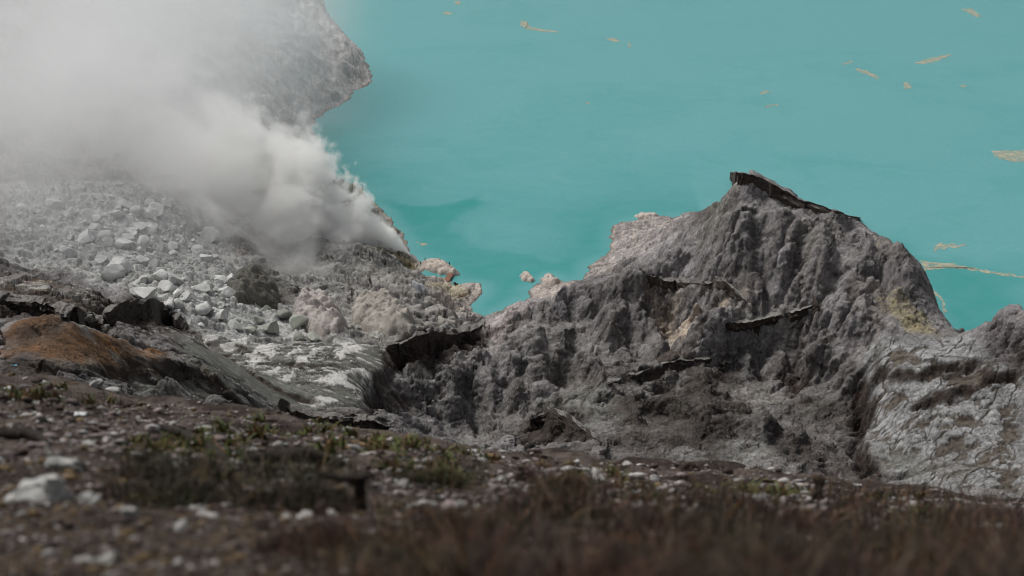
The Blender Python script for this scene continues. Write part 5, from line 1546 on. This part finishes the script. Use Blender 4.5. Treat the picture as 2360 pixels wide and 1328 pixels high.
den = pl.math('MULTIPLY', pl.math('MULTIPLY', body_, dens0), lim)
# low wisps that sag toward the boulders
ey = pl.math('DIVIDE', pl.math('SUBTRACT', Y_, 38.0), 40.0); ez = pl.math('DIVIDE', pl.math('ADD', Z_, 20.0), 34.0); exx = pl.math('DIVIDE', pl.math('SUBTRACT', X_, 62.0), 48.0)
er_ = pl.math('SQRT', pl.math('ADD', pl.math('MULTIPLY', ey, ey), pl.math('ADD', pl.math('MULTIPLY', ez, ez), pl.math('MULTIPLY', exx, exx))))
wis = pl.math('MULTIPLY', pl.ramp(pl.math('ADD', er_, pl.math('MULTIPLY', pl.math('SUBTRACT', n1, .5), 2.6)), 1.0, .30), .075)
den = pl.math('ADD', den, wis)
pl.m.cycles.volume_step_rate = .33
pv = pl.new("ShaderNodeVolumePrincipled", {'Color': (1, 1, .992, 1), 'Density': den, 'Anisotropy': .1})
pl.l.new(pv.outputs[0], pl.out.inputs['Volume'])
def lathe(name, prof_, n=20):
    bm = bmesh.new(); rings = []
    for (x, r_) in prof_:
        rings.append([bm.verts.new((x, r_ * math.cos(6.2832 * i / n), r_ * math.sin(6.2832 * i / n))) for i in range(n)])
    for a, b_ in zip(rings[:-1], rings[1:]):
        for i in range(n): bm.faces.new((a[i], a[(i + 1) % n], b_[(i + 1) % n], b_[i]))
    bm.faces.new(rings[0]); bm.faces.new(rings[-1][::-1])
    bmesh.ops.recalc_face_normals(bm, faces=bm.faces)
    me = bpy.data.meshes.new(name); bm.to_mesh(me); bm.free(); return me
pm = lathe("steam_plume", [(-.5, 3), (10, 26), (30, 62), (60, 84), (100, 90), (LEN, 90)])
po = link("steam_plume", pm, None, pl.m)
po.location = Aax
po.rotation_euler = ax.to_track_quat('X', 'Z').to_euler()
tag(po, "dense white steam plume pouring from the vent at the shore and drifting left", "steam", None)
# thin drifting veil over the slope
ve = N("thin_steam")
vp = ve.obj()
sv = ve.new("ShaderNodeSeparateXYZ", {0: vp})
VX, VY, VZ = sv.outputs
nv1 = ve.noise(ve.mapping(vp, (1, 1, 1.3)), .018, 3, .6)
d = ve.math('MULTIPLY', ve.ramp(nv1, .33, .68, .25, 1.2), ve.ramp(VX, 122, 15, .0, 1.0))
d = ve.math('MULTIPLY', d, ve.ramp(VY, -290, -190))
d = ve.math('MULTIPLY', d, ve.ramp(VY, 300, 200))
d = ve.math('MULTIPLY', d, ve.ramp(VZ, 75, 25))
d = ve.math('MULTIPLY', d, .0118)
vv = ve.new("ShaderNodeVolumePrincipled", {'Color': (.925, .93, .945, 1), 'Density': d, 'Anisotropy': .1})
ve.l.new(vv.outputs[0], ve.out.inputs['Volume'])
bm = bmesh.new(); bmesh.ops.create_cube(bm, size=1.0, matrix=Matrix.Diagonal((300, 640, 160, 1)))
me = bpy.data.meshes.new("steam_veil"); bm.to_mesh(me); bm.free()
vo_ = link("steam_veil", me, None, ve.m); vo_.location = (-190, 665, 70)
tag(vo_, "thin grey steam drifting over the far slope", "steam", None, "stuff")
